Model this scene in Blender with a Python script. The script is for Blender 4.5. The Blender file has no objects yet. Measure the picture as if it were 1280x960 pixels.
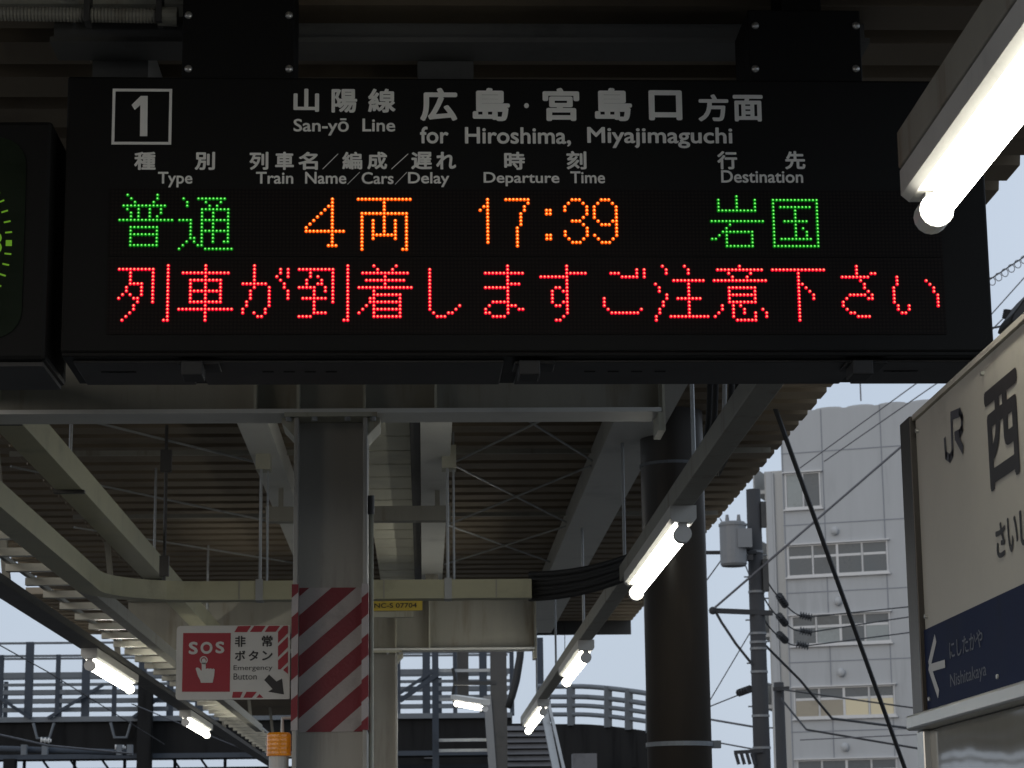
import bpy, math, random
from mathutils import Vector, Matrix
R = math.radians
random.seed(7)
SC = bpy.context.scene
COL = SC.collection

# ------------------------------------------------------------------ camera
F = 2900.0                      # focal length in pixels of a 1280 wide frame
ROLL = 0.012
VX, VY = -110.0, -600.0         # where the platform axis (+Y) meets the picture, from its centre
_x = VX + VY * ROLL
_y = VY - VX * ROLL
TH = math.atan(-_y / F)
PH = math.atan(-_x * math.cos(TH) / F)
EYE = Vector((0, 0, 1.6))
fwd = Vector((math.sin(PH) * math.cos(TH), math.cos(PH) * math.cos(TH), math.sin(TH)))
rt = Vector((math.cos(PH), -math.sin(PH), 0))
up = rt.cross(fwd)
rt2 = rt * math.cos(ROLL) - up * math.sin(ROLL)
up2 = up * math.cos(ROLL) + rt * math.sin(ROLL)
cd = bpy.data.cameras.new('camera')
cd.sensor_width = 36; cd.lens = 36 * F / 1280; cd.clip_start = 0.05; cd.clip_end = 2000
cam = bpy.data.objects.new('camera', cd); COL.objects.link(cam)
cam.matrix_world = Matrix.Translation(EYE) @ Matrix((
    (rt2.x, up2.x, -fwd.x), (rt2.y, up2.y, -fwd.y), (rt2.z, up2.z, -fwd.z))).to_4x4()
SC.camera = cam
cd.dof.use_dof = True; cd.dof.focus_distance = 6.4; cd.dof.aperture_fstop = 20

# ------------------------------------------------------------------ sky, sun, exposure
w = bpy.data.worlds.new('World'); SC.world = w; w.use_nodes = True
nt = w.node_tree; nt.nodes.clear()
out = nt.nodes.new('ShaderNodeOutputWorld'); bg = nt.nodes.new('ShaderNodeBackground')
sky = nt.nodes.new('ShaderNodeTexSky'); sky.sky_type = 'NISHITA'; sky.sun_disc = False
sky.sun_elevation = R(12); sky.sun_rotation = R(215); sky.dust_density = 3.0
tc = nt.nodes.new('ShaderNodeTexCoord')
nz = nt.nodes.new('ShaderNodeTexNoise'); nz.inputs['Scale'].default_value = 2.2; nz.inputs['Detail'].default_value = 5
cr = nt.nodes.new('ShaderNodeValToRGB')
cr.color_ramp.elements[0].position = 0.3; cr.color_ramp.elements[0].color = (4.9, 5.7, 6.9, 1)
cr.color_ramp.elements[1].position = 0.75; cr.color_ramp.elements[1].color = (6.4, 7.15, 8.3, 1)
mx = nt.nodes.new('ShaderNodeMixRGB'); mx.inputs[0].default_value = 0.88   # heavy even cloud over the clear sky
nt.links.new(tc.outputs['Generated'], nz.inputs['Vector']); nt.links.new(nz.outputs['Fac'], cr.inputs[0])
nt.links.new(sky.outputs[0], mx.inputs[1]); nt.links.new(cr.outputs[0], mx.inputs[2])
nt.links.new(mx.outputs[0], bg.inputs[0]); bg.inputs[1].default_value = 0.108
nt.links.new(bg.outputs[0], out.inputs[0])
sd = bpy.data.lights.new('sun', 'SUN'); sd.energy = 0.25; sd.angle = R(25); sd.color = (1, .95, .88)
so = bpy.data.objects.new('sun', sd); COL.objects.link(so)
so.rotation_euler = (R(78), 0, R(-35))
SC.view_settings.view_transform = 'Standard'; SC.view_settings.look = 'None'
SC.view_settings.exposure = 0; SC.view_settings.gamma = 1
try: SC.view_settings.use_curve_mapping = False
except Exception: pass
SC.cycles.max_bounces = 8; SC.cycles.diffuse_bounces = 4
SC.cycles.use_denoising = True

# ------------------------------------------------------------------ projection helpers
def ray(px, py):
    return fwd + rt2 * ((px - 640) / F) - up2 * ((py - 480) / F)
def P(px, py, Y):
    d = ray(px, py); return EYE + d * (Y / d.y)
def PZ(px, py, Z):
    d = ray(px, py); return EYE + d * ((Z - EYE.z) / d.z)
def PX(px, py, X):
    d = ray(px, py); return EYE + d * (X / d.x)

# ------------------------------------------------------------------ materials
def mat(name, col, rough=.6, metal=0., var=.18, scale=3., bump=.0, streak=False, coat=0., spec=.5, dirt=None):
    m = bpy.data.materials.new(name); m.use_nodes = True
    n = m.node_tree.nodes; l = m.node_tree.links; b = n['Principled BSDF']
    b.inputs['Roughness'].default_value = rough; b.inputs['Metallic'].default_value = metal
    b.inputs['Specular IOR Level'].default_value = spec; b.inputs['Coat Weight'].default_value = coat
    t = n.new('ShaderNodeTexCoord'); mp = n.new('ShaderNodeMapping')
    mp.inputs['Scale'].default_value = (scale * 3, scale * 3, scale * .35) if streak else (scale,) * 3
    a = n.new('ShaderNodeTexNoise'); a.inputs['Scale'].default_value = 1; a.inputs['Detail'].default_value = 8
    a.inputs['Roughness'].default_value = .65
    l.new(t.outputs['Object'], mp.inputs[0]); l.new(mp.outputs[0], a.inputs['Vector'])
    r = n.new('ShaderNodeValToRGB'); e = r.color_ramp.elements
    lo = dirt if dirt else tuple(c * (1 - var * 1.6) for c in col)
    e[0].position = .28; e[0].color = (*lo, 1)
    e[1].position = .68; e[1].color = (*[min(1, c * (1 + var * .5)) for c in col], 1)
    k = e.new(.45); k.color = (*col, 1)
    l.new(a.outputs['Fac'], r.inputs[0]); l.new(r.outputs[0], b.inputs['Base Color'])
    rr = n.new('ShaderNodeMapRange'); rr.inputs[3].default_value = max(.03, rough - .1); rr.inputs[4].default_value = min(1, rough + .15)
    l.new(a.outputs['Fac'], rr.inputs[0]); l.new(rr.outputs[0], b.inputs['Roughness'])
    if bump:
        a2 = n.new('ShaderNodeTexNoise'); a2.inputs['Scale'].default_value = scale * 12
        l.new(t.outputs['Object'], a2.inputs['Vector'])
        bp = n.new('ShaderNodeBump'); bp.inputs['Strength'].default_value = bump; bp.inputs['Distance'].default_value = .01
        l.new(a2.outputs['Fac'], bp.inputs['Height']); l.new(bp.outputs[0], b.inputs['Normal'])
    return m
def glow(name, col, strength):
    m = bpy.data.materials.new(name); m.use_nodes = True
    n = m.node_tree.nodes; b = n['Principled BSDF']
    b.inputs['Base Color'].default_value = (*[c * .5 for c in col], 1)
    b.inputs['Emission Color'].default_value = (*col, 1); b.inputs['Emission Strength'].default_value = strength
    return m
def stripes(name, c1, c2, period, slope, duty=.5, phase=0.):
    m = mat(name, c1, .35, var=.16, scale=7, bump=.12)
    n = m.node_tree.nodes; l = m.node_tree.links; b = n['Principled BSDF']
    src = b.inputs['Base Color'].links[0].from_socket
    t = n.new('ShaderNodeTexCoord'); s = n.new('ShaderNodeSeparateXYZ'); l.new(t.outputs['Object'], s.inputs[0])
    def mth(op, a_, b_=None):
        q = n.new('ShaderNodeMath'); q.operation = op
        for i, v in enumerate((a_, b_)):
            if v is None: continue
            if isinstance(v, (int, float)): q.inputs[i].default_value = v
            else: l.new(v, q.inputs[i])
        return q.outputs[0]
    d = mth('SUBTRACT', s.outputs['Z'], mth('MULTIPLY', s.outputs['X'], slope))
    fr = mth('FRACT', mth('ADD', mth('DIVIDE', d, period), phase + 50))
    g = mth('LESS_THAN', fr, duty)
    x = n.new('ShaderNodeMixRGB'); l.new(g, x.inputs[0]); l.new(src, x.inputs[1]); x.inputs[2].default_value = (*c2, 1)
    l.new(x.outputs[0], b.inputs['Base Color'])
    return m

M = dict(
    cream=mat('cream_paint', (.40, .39, .31), .5, var=.24, scale=2.5, streak=True, bump=.08, dirt=(.20, .155, .095)),
    greige=mat('grey_beige_paint', (.29, .28, .235), .55, var=.24, scale=2.2, streak=True, bump=.08, dirt=(.17, .135, .09)),
    column=mat('column_paint', (.37, .36, .325), .42, var=.14, scale=1.8, streak=True, bump=.06, dirt=(.21, .19, .155)),
    duct=mat('duct_cream', (.40, .385, .26), .5, var=.2, scale=3, bump=.05),
    whitebeam=mat('pale_grey_beam', (.62, .62, .58), .5, var=.15, scale=2),
    roof=mat('roof_sheet', (.20, .16, .11), .7, var=.35, scale=.9, bump=.1, dirt=(.115, .085, .055)),
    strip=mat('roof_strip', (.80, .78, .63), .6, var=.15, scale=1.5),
    darksteel=mat('dark_steel', (.05, .048, .045), .5, var=.3, scale=4),
    mast=mat('brown_mast', (.028, .023, .018), .36, var=.4, scale=2.5, streak=True, dirt=(.055, .042, .030)),
    galv=mat('galvanised', (.38, .39, .39), .45, .5, var=.2, scale=6),
    black=mat('board_black', (.005, .005, .0045), .55, var=.3, scale=2, spec=.22),
    black2=mat('board_underside', (.030, .029, .028), .55, var=.3, scale=3),
    rubber=mat('black_rubber', (.02, .02, .02), .6, var=.3, scale=5),
    film=mat('white_film', (.82, .82, .77), .6, var=.06, scale=6),
    whitepl=mat('white_plastic', (.72, .71, .68), .35, var=.08, scale=5),
    fixture=mat('lamp_housing', (.62, .61, .57), .4, var=.12, scale=6),
    signw=mat('sign_white', (.52, .51, .47), .4, var=.1, scale=3),
    stnface=mat('station_sign_face', (.53, .495, .41), .5, var=.2, scale=1.6, spec=.3),
    navy=mat('navy_band', (.013, .021, .058), .6, var=.35, scale=2, spec=.12),
    ink=mat('black_ink', (.018, .016, .015), .5, var=.1),
    inkgrey=mat('dark_grey_ink', (.05, .05, .06), .5, var=.1),
    faded=mat('faded_white_print', (.13, .14, .16), .5, var=.2, scale=8),
    red=mat('sign_red', (.29, .012, .022), .4, var=.1, scale=5),
    stainless=mat('stainless', (.55, .55, .52), .3, .8, var=.15, scale=5),
    yellow=mat('yellow_plate', (.55, .40, .05), .5, var=.2, scale=8),
    concrete=mat('platform_asphalt', (.06, .057, .052), .85, var=.25, scale=1.5, bump=.2),
    ground=mat('ballast', (.08, .073, .066), .95, var=.4, scale=4, bump=.4),
    wall=mat('pale_tile_wall', (.45, .455, .455), .75, var=.13, scale=.35, streak=True),
    wall2=mat('pale_wall_strip', (.48, .475, .455), .75, var=.12, scale=.4, streak=True),
    joint=mat('wall_joint', (.26, .27, .29), .8, var=.1),
    winframe=mat('aluminium_frame', (.50, .51, .52), .45, .3, var=.08),
    bridge=mat('bridge_steel', (.06, .07, .085), .8, spec=.2, var=.3, scale=1.2),
    rail=mat('rail_steel', (.13, .145, .16), .55, var=.2, scale=2),
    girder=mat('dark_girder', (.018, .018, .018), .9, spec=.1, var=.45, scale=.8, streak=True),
    pole=mat('concrete_pole', (.04, .04, .042), .8, var=.3, scale=2, streak=True),
    trafo=mat('transformer_grey', (.20, .205, .21), .5, var=.12, scale=3),
    wire=mat('wire_black', (.03, .03, .032), .6, var=.2),
    wiregrey=mat('wire_grey', (.10, .10, .11), .5, var=.2),
    rung=mat('ladder_rung', (.60, .58, .48), .28, var=.15, scale=5, spec=.9),
    topsteel=mat('dim_grey_steel', (.13, .13, .12), .6, var=.3, scale=2),
    stair=mat('stair_cladding', (.13, .13, .135), .6, var=.25, scale=2),
)
def glass(name, col, rough=.25):
    return mat(name, col, rough, var=.25, scale=.6, spec=.25)
M['pane'] = glass('window_glass', (.10, .115, .125))
M['panelight'] = glass('curtained_glass', (.27, .30, .30))
M['panelit'] = glow('lit_window', (1., .88, .6), .10)
M['panewarm'] = mat('warm_blind', (.34, .30, .23), .5, var=.15, scale=.8)
M['acrylic'] = mat('glossy_panel', (.30, .28, .225), .16, var=.2, scale=3, coat=.15)
# wavy reflection on the acrylic sheet
def wavy(m, scale, strength):
    n = m.node_tree.nodes; l = m.node_tree.links
    t = n.new('ShaderNodeTexCoord'); a = n.new('ShaderNodeTexNoise'); a.inputs['Scale'].default_value = scale
    bp = n.new('ShaderNodeBump'); bp.inputs['Strength'].default_value = strength; bp.inputs['Distance'].default_value = .02
    l.new(t.outputs['Object'], a.inputs['Vector']); l.new(a.outputs['Fac'], bp.inputs['Height'])
    l.new(bp.outputs[0], n['Principled BSDF'].inputs['Normal'])
wavy(M['acrylic'], 3, .06)
_p = M['acrylic'].node_tree.nodes['Principled BSDF'].inputs['Roughness']; M['acrylic'].node_tree.links.remove(_p.links[0]); _p.default_value = .05
M['tube'] = glow('fluorescent', (1., .975, .87), 19)
M['ledred'] = glow('led_red_core', (1., .34, .17), 1.6);   M['ledred2'] = glow('led_red_lens_halo', (1., .0, .03), 1.0)  # lens colours carry the halo of light around each core
M['ledamb'] = glow('led_amber_core', (1., .50, .10), 1.8); M['ledamb2'] = glow('led_amber_lens_halo', (1., .095, .002), 1.15)
M['ledgrn'] = glow('led_green_core', (.22, 1., .16), 1.15); M['ledgrn2'] = glow('led_green_lens_halo', (.0, .45, .012), .34)
M['clockglow'] = glow('clock_green', (.26, .62, .03), .26)
M['clockface'] = mat('clock_glass', (.012, .02, .012), .12, var=.3, scale=3, coat=.4)
M['amber'] = mat('amber_lens', (.80, .30, .012), .2, var=.3, scale=20, coat=.4)
_b = M['amber'].node_tree.nodes['Principled BSDF']; _b.inputs['Transmission Weight'].default_value = .3
_b.inputs['Emission Color'].default_value = (1, .40, .01, 1); _b.inputs['Emission Strength'].default_value = .04

# ------------------------------------------------------------------ mesh builder
class MB:
    def __init__(s): s.v = []; s.f = []
    def add(s, vs, fs):
        o = len(s.v); s.v += [Vector(v) for v in vs]; s.f += [[i + o for i in f] for f in fs]; return s
    def box(s, a, b):
        x0, x1 = sorted((a[0], b[0])); y0, y1 = sorted((a[1], b[1])); z0, z1 = sorted((a[2], b[2]))
        return s.add([(x0,y0,z0),(x1,y0,z0),(x1,y1,z0),(x0,y1,z0),(x0,y0,z1),(x1,y0,z1),(x1,y1,z1),(x0,y1,z1)],
                     [(3,2,1,0),(4,5,6,7),(0,1,5,4),(1,2,6,5),(2,3,7,6),(3,0,4,7)])
    def bar(s, p, q, w_, h_, upv=(0,0,1)):
        p = Vector(p); q = Vector(q); d = (q - p).normalized(); u = Vector(upv)
        if abs(d.dot(u)) > .98: u = Vector((0, 1, 0))
        a = d.cross(u).normalized() * w_ / 2; b = a.cross(d).normalized() * h_ / 2
        c = [-a-b, a-b, a+b, -a+b]
        return s.add([p+k for k in c] + [q+k for k in c], [(3,2,1,0),(4,5,6,7),(0,1,5,4),(1,2,6,5),(2,3,7,6),(3,0,4,7)])
    def tube(s, pts, r, n=10, cap=True):
        pts = [Vector(p) for p in pts]; rs = r if isinstance(r, (list, tuple)) else [r] * len(pts)
        o = len(s.v); u = None
        for i, p in enumerate(pts):
            d = (pts[min(i+1, len(pts)-1)] - pts[max(i-1, 0)])
            if d.length < 1e-9: d = Vector((0, 0, 1))
            d.normalize()
            if u is None:
                u = Vector((0, 0, 1)) if abs(d.z) < .9 else Vector((1, 0, 0))
            u = (u - d * u.dot(d)).normalized(); v_ = d.cross(u)
            for k in range(n):
                t = 2 * math.pi * k / n
                s.v.append(p + (u * math.cos(t) + v_ * math.sin(t)) * rs[i])
        for i in range(len(pts) - 1):
            for k in range(n):
                a = o + i*n + k; b = o + i*n + (k+1) % n
                s.f.append([a, b, b + n, a + n])
        if cap:
            s.f.append([o + k for k in reversed(range(n))]); e = o + (len(pts)-1)*n
            s.f.append([e + k for k in range(n)])
        return s
    def prism(s, poly, fn, t):
        """poly in 2-D, fn(x, y, depth) -> 3-D; closed slab of thickness t"""
        n = len(poly)
        return s.add([fn(x, y, 0) for x, y in poly] + [fn(x, y, t) for x, y in poly],
                     [list(range(n)), list(reversed(range(n, 2*n)))] + [[i, i+n, (i+1) % n + n, (i+1) % n] for i in range(n)])
    def sphere(s, c, r, nu=12, nv=8, sc=(1,1,1)):
        o = len(s.v); c = Vector(c)
        for j in range(nv + 1):
            t = math.pi * j / nv
            for i in range(nu):
                p = 2*math.pi*i/nu
                s.v.append(c + Vector((r*sc[0]*math.sin(t)*math.cos(p), r*sc[1]*math.sin(t)*math.sin(p), r*sc[2]*math.cos(t))))
        for j in range(nv):
            for i in range(nu):
                a = o+j*nu+i; b = o+j*nu+(i+1) % nu
                s.f.append([a, a+nu, b+nu, b])
        return s
    def build(s, name, m, parent=None, local=False, smooth=False, bevel=0.):
        me = bpy.data.meshes.new(name)
        off = Vector((0, 0, 0))
        if parent is not None and not local:
            r = parent
            while r.parent: r = r.parent
            off = r.location
        me.from_pydata([v - off for v in s.v], [], s.f); me.update()
        me.materials.append(M[m] if isinstance(m, str) else m)
        o = bpy.data.objects.new(name, me); COL.objects.link(o)
        if parent is not None: o.parent = parent
        if smooth:
            for p in me.polygons: p.use_smooth = True
        if bevel:
            b = o.modifiers.new('bevel', 'BEVEL'); b.width = bevel; b.segments = 2; b.limit_method = 'ANGLE'
        return o
def thing(name, label, cat, loc=(0, 0, 0), rz=0., group=None):
    o = bpy.data.objects.new(name, None); COL.objects.link(o); o.empty_display_size = .2
    o.location = loc; o.rotation_euler = (0, 0, rz)
    return tag(o, label, cat, group)
def tag(o, label, cat, group=None):
    o['label'] = label; o['category'] = cat
    if group: o['group'] = group
    return o
def struct(o): o['kind'] = 'structure'; return o

_tc = bpy.data.curves.new('text_tmp', 'FONT'); _to = bpy.data.objects.new('text_tmp', _tc); COL.objects.link(_to)
_cache = {}
def glyphs(text, bold):
    """ink-box normalised outline in a few shifted layers: a heavier weight without overlapping contours"""
    key = (text, bold)
    if key in _cache: return _cache[key]
    _tc.body = text; _tc.offset = 0; _tc.resolution_u = 4
    bpy.context.view_layer.update()
    dg = bpy.context.evaluated_depsgraph_get()
    me = bpy.data.meshes.new_from_object(_to.evaluated_get(dg))
    vs = [v.co.copy() for v in me.vertices]; fs = [list(p.vertices) for p in me.polygons]
    bpy.data.meshes.remove(me)
    x0 = min(v.x for v in vs) - bold; x1 = max(v.x for v in vs) + bold; y0 = min(v.y for v in vs) - bold; y1 = max(v.y for v in vs) + bold
    sh = [(0, 0)] if bold < .006 else [(0, 0), (-.7, -.7), (.7, -.7), (.7, .7), (-.7, .7), (1, 0), (-1, 0), (0, 1), (0, -1)]
    r = []
    for k, (a, b) in enumerate(sh):
        r.append(([((v.x + a*bold - x0)/(x1-x0), (v.y + b*bold - y0)/(y1-y0)) for v in vs], fs, k))
    _cache[key] = r; return r
def put_text(mb, text, fn, bold=.02, ax=None):
    """fn(u, v) with u, v in 0..1 over the ink box -> 3-D"""
    p0, pu, pv = fn(0, 0), fn(1, 0), fn(0, 1)
    n = (pu - p0).cross(pv - p0).normalized()          # towards the reader
    for uv, fs, k in glyphs(text, bold):
        mb.add([fn(u, v) + n * (.00005 * k) for u, v in uv], fs)

# ------------------------------------------------------------------ ground and platform (below the frame, they bounce the light)
struct(MB().box((-400, -100, -1.3), (400, 700, -1.2)).build('ground', 'ground'))
struct(MB().box((-2.9, -40, -1.19), (2.2, 75, 0)).build('station_platform', 'concrete', bevel=.02))

# ------------------------------------------------------------------ canopy roof
ZR = 4.0
def corrugated(x0, x1, y0, y1, per, h, z, th=.012):
    prof = []; y = y0
    while y < y1:
        prof += [(y, z), (y + per*.62, z), (y + per*.70, z + h), (y + per*.92, z + h)]; y += per
    prof.append((y, z))
    n = len(prof); mb = MB()
    v = [(x0, a, b) for a, b in prof] + [(x1, a, b) for a, b in prof] + [(x0, a, b + th) for a, b in prof] + [(x1, a, b + th) for a, b in prof]
    f = []
    for i in range(n - 1):
        f += [(i, i+1, n+i+1, n+i), (2*n+i, 3*n+i, 3*n+i+1, 2*n+i+1), (i, 2*n+i, 2*n+i+1, i+1), (n+i, n+i+1, 3*n+i+1, 3*n+i)]
    f += [(0, n, 3*n, 2*n), (n-1, 3*n-1, 4*n-1, 2*n-1)]
    return mb.add(v, f)
roof = thing('canopy_roof', 'brown corrugated platform canopy roof with stepped edge above the columns', 'roof', (0, 8, ZR))
corrugated(-1.0, 2.12, -30, 23.4, .31, .075, ZR).build('roof_sheet', 'roof', roof)
corrugated(-2.4, -1.004, -30, 38, .31, .075, ZR).build('roof_sheet', 'roof', roof)
corrugated(-3.25, -2.404, -30, 20.7, .31, .075, ZR).build('roof_sheet', 'roof', roof)
corrugated(-3.58, -2.404, 20.8, 24.4, .31, .075, ZR).build('roof_sheet', 'roof', roof)
corrugated(-3.25, -2.404, 24.6, 38, .31, .075, ZR).build('roof_sheet', 'roof', roof)
MB().box((-.99, 23.62, 3.87), (2.12, 23.66, 4.12)).build('fascia', 'darksteel', roof)
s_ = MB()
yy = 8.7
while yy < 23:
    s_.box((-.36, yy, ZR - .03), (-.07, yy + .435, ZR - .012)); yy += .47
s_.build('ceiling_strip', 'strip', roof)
for x, hw_ in ((-.88, .08), (1.14, .14)):
    MB().box((x - hw_, 6.52, 3.85), (x + hw_, 23.2, ZR - .002)).build('longitudinal_beam', 'whitebeam', roof)
cb = MB().box((-.01, 6.52, 3.83), (.155, 23.2, ZR - .002)); cb.build('longitudinal_beam', 'whitebeam', roof)
MB().box((-.065, 8.8, 3.86), (-.013, 23.2, ZR - .034)).build('beam_shadow_strip', 'darksteel', roof)  # dark strip in place of the shadow along the centre beam's left side
for y in (10.9, 13.4, 15.9):
    for xa, xb in ((-2.4, -.97), (-.79, -.38), (.165, .99), (1.29, 2.05)):
        MB().bar((xa, y, 3.965), (xb, y, 3.965), .022, .03).build('purlin', 'greige', roof)
for ya, yb in ((10.95, 13.35), (13.45, 15.85), (15.95, 18.0)):
    for xa, xb in ((.17, .99), (-2.4, -.97)):
        MB().tube([(xa, ya, 3.90), (xb, yb, 3.90)], .007, 6).build('brace_rod', 'galv', roof)
        if xa > 0: MB().tube([(xb, ya, 3.885), (xa, yb, 3.885)], .007, 6).build('brace_rod', 'galv', roof)
MB().box((-.95, 13.95, 3.64), (.17, 14.05, 3.73)).build('tie_beam', 'greige', roof)
for x in (-.86, .09): MB().bar((x, 14.0, 3.73), (x, 14.0, 3.85), .03, .03).build('tie_hanger', 'greige', roof)
# near cross member over the departure board
nb = MB().box((-1.06, 6.34, 3.915), (1.3, 6.50, 3.93)).box((-1.06, 6.41, 3.93), (1.3, 6.43, ZR - .002))
nb.build('cross_member', 'topsteel', roof)
for xa, xb in ((-.96, -.80), (-.01, .155), (1.0, 1.28)): MB().box((xa, 6.504, 3.832), (xb, 6.518, ZR - .002)).build('end_plate', 'topsteel', roof)  # dark plates added over the pale beam ends to dim them
MB().box((-1.7, 6.20, 3.975), (-.66, 6.30, 3.998)).build('conduit_shelf', 'cream', roof)
MB().box((-.55, 5.9, 3.985), (1.0, 6.0, 3.998)).build('purlin', 'cream', roof)

# ------------------------------------------------------------------ frames: column + cross beam
def frame(Y, label_c, label_b, x_l, x_r):
    zb = 3.23; xc = -.335
    b = thing('cross_beam', label_b, 'beam', ((x_l + x_r) / 2, Y, zb), group='canopy cross beams')
    MB().box((x_l, Y - .10, zb), (x_r, Y + .10, zb + .016)).build('bottom_flange', 'whitebeam', b)
    MB().box((x_l, Y - .007, zb + .016), (x_r, Y + .007, zb + .40)).build('web', 'greige', b)
    MB().box((x_l, Y - .10, zb + .40), (x_r, Y + .10, zb + .416)).build('top_flange', 'greige', b)
    for x in (xc - .28, xc - .122, xc + .122, xc + .385):
        MB().box((x - .005, Y - .095, zb + .017), (x + .005, Y - .008, zb + .399)).build('stiffener', 'cream', b)
    MB().box((x_r - .012, Y - .098, zb - .07), (x_r + .004, Y + .098, zb - .002)).box((x_r + .004, Y - .1, zb - .07), (x_r + .014, Y + .1, zb + .40)).build('end_plate', 'cream', b)
    for x in (-.88, .07, 1.08):
        if x < 1: MB().box((x - .05, Y - .05, zb + .417), (x + .05, Y + .05, 3.828)).build('beam_post', 'greige', b)
    c = thing('column', label_c, 'column', (xc, Y, 0), group='canopy columns')
    MB().box((xc - .118, Y - .006, 0), (xc + .118, Y + .006, zb - .02)).build('web', 'column', c)
    for sx in (-1, 1):
        MB().box((xc + sx*.118, Y - .12, 0), (xc + sx*.134, Y + .12, zb - .02)).build('flange', 'column', c, bevel=.003)
    MB().box((xc - .17, Y - .13, zb - .019), (xc + .17, Y + .13, zb - .003)).build('cap_plate', 'cream', c)
    for sx in (-1, 1):
        g = MB().prism([(0, 0), (sx*.045, 0), (sx*.045, -.02), (sx*.012, -.055), (0, -.07)], lambda x, z, d: Vector((xc + sx*.1345 + x, Y - .11 + d, zb - .02 + z)), .22)
        g.build('cap_bracket', 'cream', c)
    return c
col1 = frame(8.5, 'beige steel column wrapped in red and white striped warning tape', 'grey beam end to end across the top of the striped column', -2.6, .885)
col2 = frame(18.2, 'plain beige column standing behind the striped column', 'grey beam farther back, over the plain column', -2.3, .87)
# bolts under the cap plates and beam splices, extra on the striped column
for c_, Y_ in ((col1, 8.5), (col2, 18.2)):
    for sx in (-.155, -.06, .06, .155):
        MB().tube([(-.335 + sx, Y_ - .118, 3.196), (-.335 + sx, Y_ - .118, 3.2105)], .011, 6).build('bolt', 'galv', c_)
xc, Y1 = -.335, 8.5
T0 = P(415, 915, 8.5).z; T1 = P(415, 735, 8.5).z
tape = stripes('warning_stripes', (.42, .385, .375), (.20, .010, .018), .148, .86, .53)
tp = MB().box((xc - .117, Y1 - .011, T0), (xc + .117, Y1 - .007, T1)); tp.build('warning_tape', tape, col1)
for sx in (-1, 1):
    a = xc + sx*.126
    MB().box((a - .012, Y1 - .126, T0), (a + .012, Y1 - .1215, T1)).box((a + sx*.0085, Y1 - .1215, T0), (a + sx*.012, Y1 + .1, T1)).build('warning_tape', tape, col1)
cdt = thing('conduit_pipe', 'thin grey conduit running up the right side of the striped column', 'pipe', (xc + .165, 8.44, 0))
MB().tube([(xc + .146, 8.46, 0), (xc + .146, 8.46, 2.86)], .009, 10).build('pipe', 'cream', cdt, smooth=True)
MB().tube([(xc + .146, 8.46, 2.861), (xc + .146, 8.46, 2.93)], .012, 10).build('coupling', 'darksteel', cdt)

# ------------------------------------------------------------------ departure board
RZ = R(.7)
c0 = P(640, 440, 6.0)
board = thing('departure_board', 'long black LED departure board with red, amber and green Japanese text', 'departure board', (c0.x, c0.y, c0.z), RZ)
ex = Vector((math.cos(RZ), math.sin(RZ), 0)); ey = Vector((-math.sin(RZ), math.cos(RZ), 0))
def S(px, py):
    d = ray(px, py); t = (board.location - EYE).dot(ey) / d.dot(ey)
    q = EYE + d * t - board.location
    return q.dot(ex), q.z
bx0 = S(75, 443)[0]; bx1 = S(1243, 437)[0]; bz1 = S(420, 97)[1]; bz0 = S(640, 440)[1]
DEP = .34
MB().box((bx0, 0, bz0), (bx1, DEP, bz1)).build('housing', 'black', board, local=True, bevel=.006)
# door frame lines: side stiles and a low sill on the front
lx0, lz1 = S(138, 236); lx1, lz0 = S(1183, 418)
ledm = mat('led_matrix', (.010, .009, .009), .35, var=.2, spec=.4)
p_led = (S(1169.7, 331)[0] - S(149.6, 332.8)[0]) / 221.0
gx1, gz1 = S(150.6, 244.4); gx2, gz2 = S(149.6, 332.6)
def led_grid(m, gx, gz):
    n = m.node_tree.nodes; l = m.node_tree.links; b = n['Principled BSDF']
    t = n.new('ShaderNodeTexCoord'); mp = n.new('ShaderNodeMapping'); mp.vector_type = 'POINT'
    mp.inputs['Scale'].default_value = (1/p_led, 0, 1/p_led)
    mp.inputs['Location'].default_value = (-gx/p_led + .5, 0, -gz/p_led + .5)
    l.new(t.outputs['Object'], mp.inputs[0])
    fr = n.new('ShaderNodeVectorMath'); fr.operation = 'FRACTION'; l.new(mp.outputs[0], fr.inputs[0])
    sb = n.new('ShaderNodeVectorMath'); sb.operation = 'SUBTRACT'; sb.inputs[1].default_value = (.5, 0, .5); l.new(fr.outputs[0], sb.inputs[0])
    ab = n.new('ShaderNodeVectorMath'); ab.operation = 'ABSOLUTE'; l.new(sb.outputs[0], ab.inputs[0])
    ln = n.new('ShaderNodeVectorMath'); ln.operation = 'LENGTH'; l.new(ab.outputs[0], ln.inputs[0])
    r = n.new('ShaderNodeValToRGB'); r.color_ramp.elements[0].position = .30; r.color_ramp.elements[0].color = (.015, .011, .009, 1)
    r.color_ramp.elements[1].position = .42; r.color_ramp.elements[1].color = (.005, .004, .004, 1)
    l.new(ln.outputs['Value'], r.inputs[0]); l.new(r.outputs[0], b.inputs['Base Color'])
m1 = mat('led_matrix_upper', (.005, .004, .004), .6, spec=.15); led_grid(m1, gx1, gz1 + p_led*200)
m2 = mat('led_matrix_lower', (.005, .004, .004), .6, spec=.15); led_grid(m2, gx2, gz2 + p_led*200)
zmid = (S(640, 322)[1])
MB().box((lx0, -.004, zmid + .002), (lx1, -.0002, lz1)).build('led_panel', m1, board, local=True)
MB().box((lx0, -.004, lz0), (lx1, -.0002, zmid - .002)).build('led_panel', m2, board, local=True)
sx0, sz = S(84, 436); sx1 = S(1236, 430)[0]
MB().box((bx0 + .006, -.012, bz0 - .014), (bx1 - .006, DEP, bz0 - .002)).build('bottom_lip', 'black', board, local=True, bevel=.003)
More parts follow.
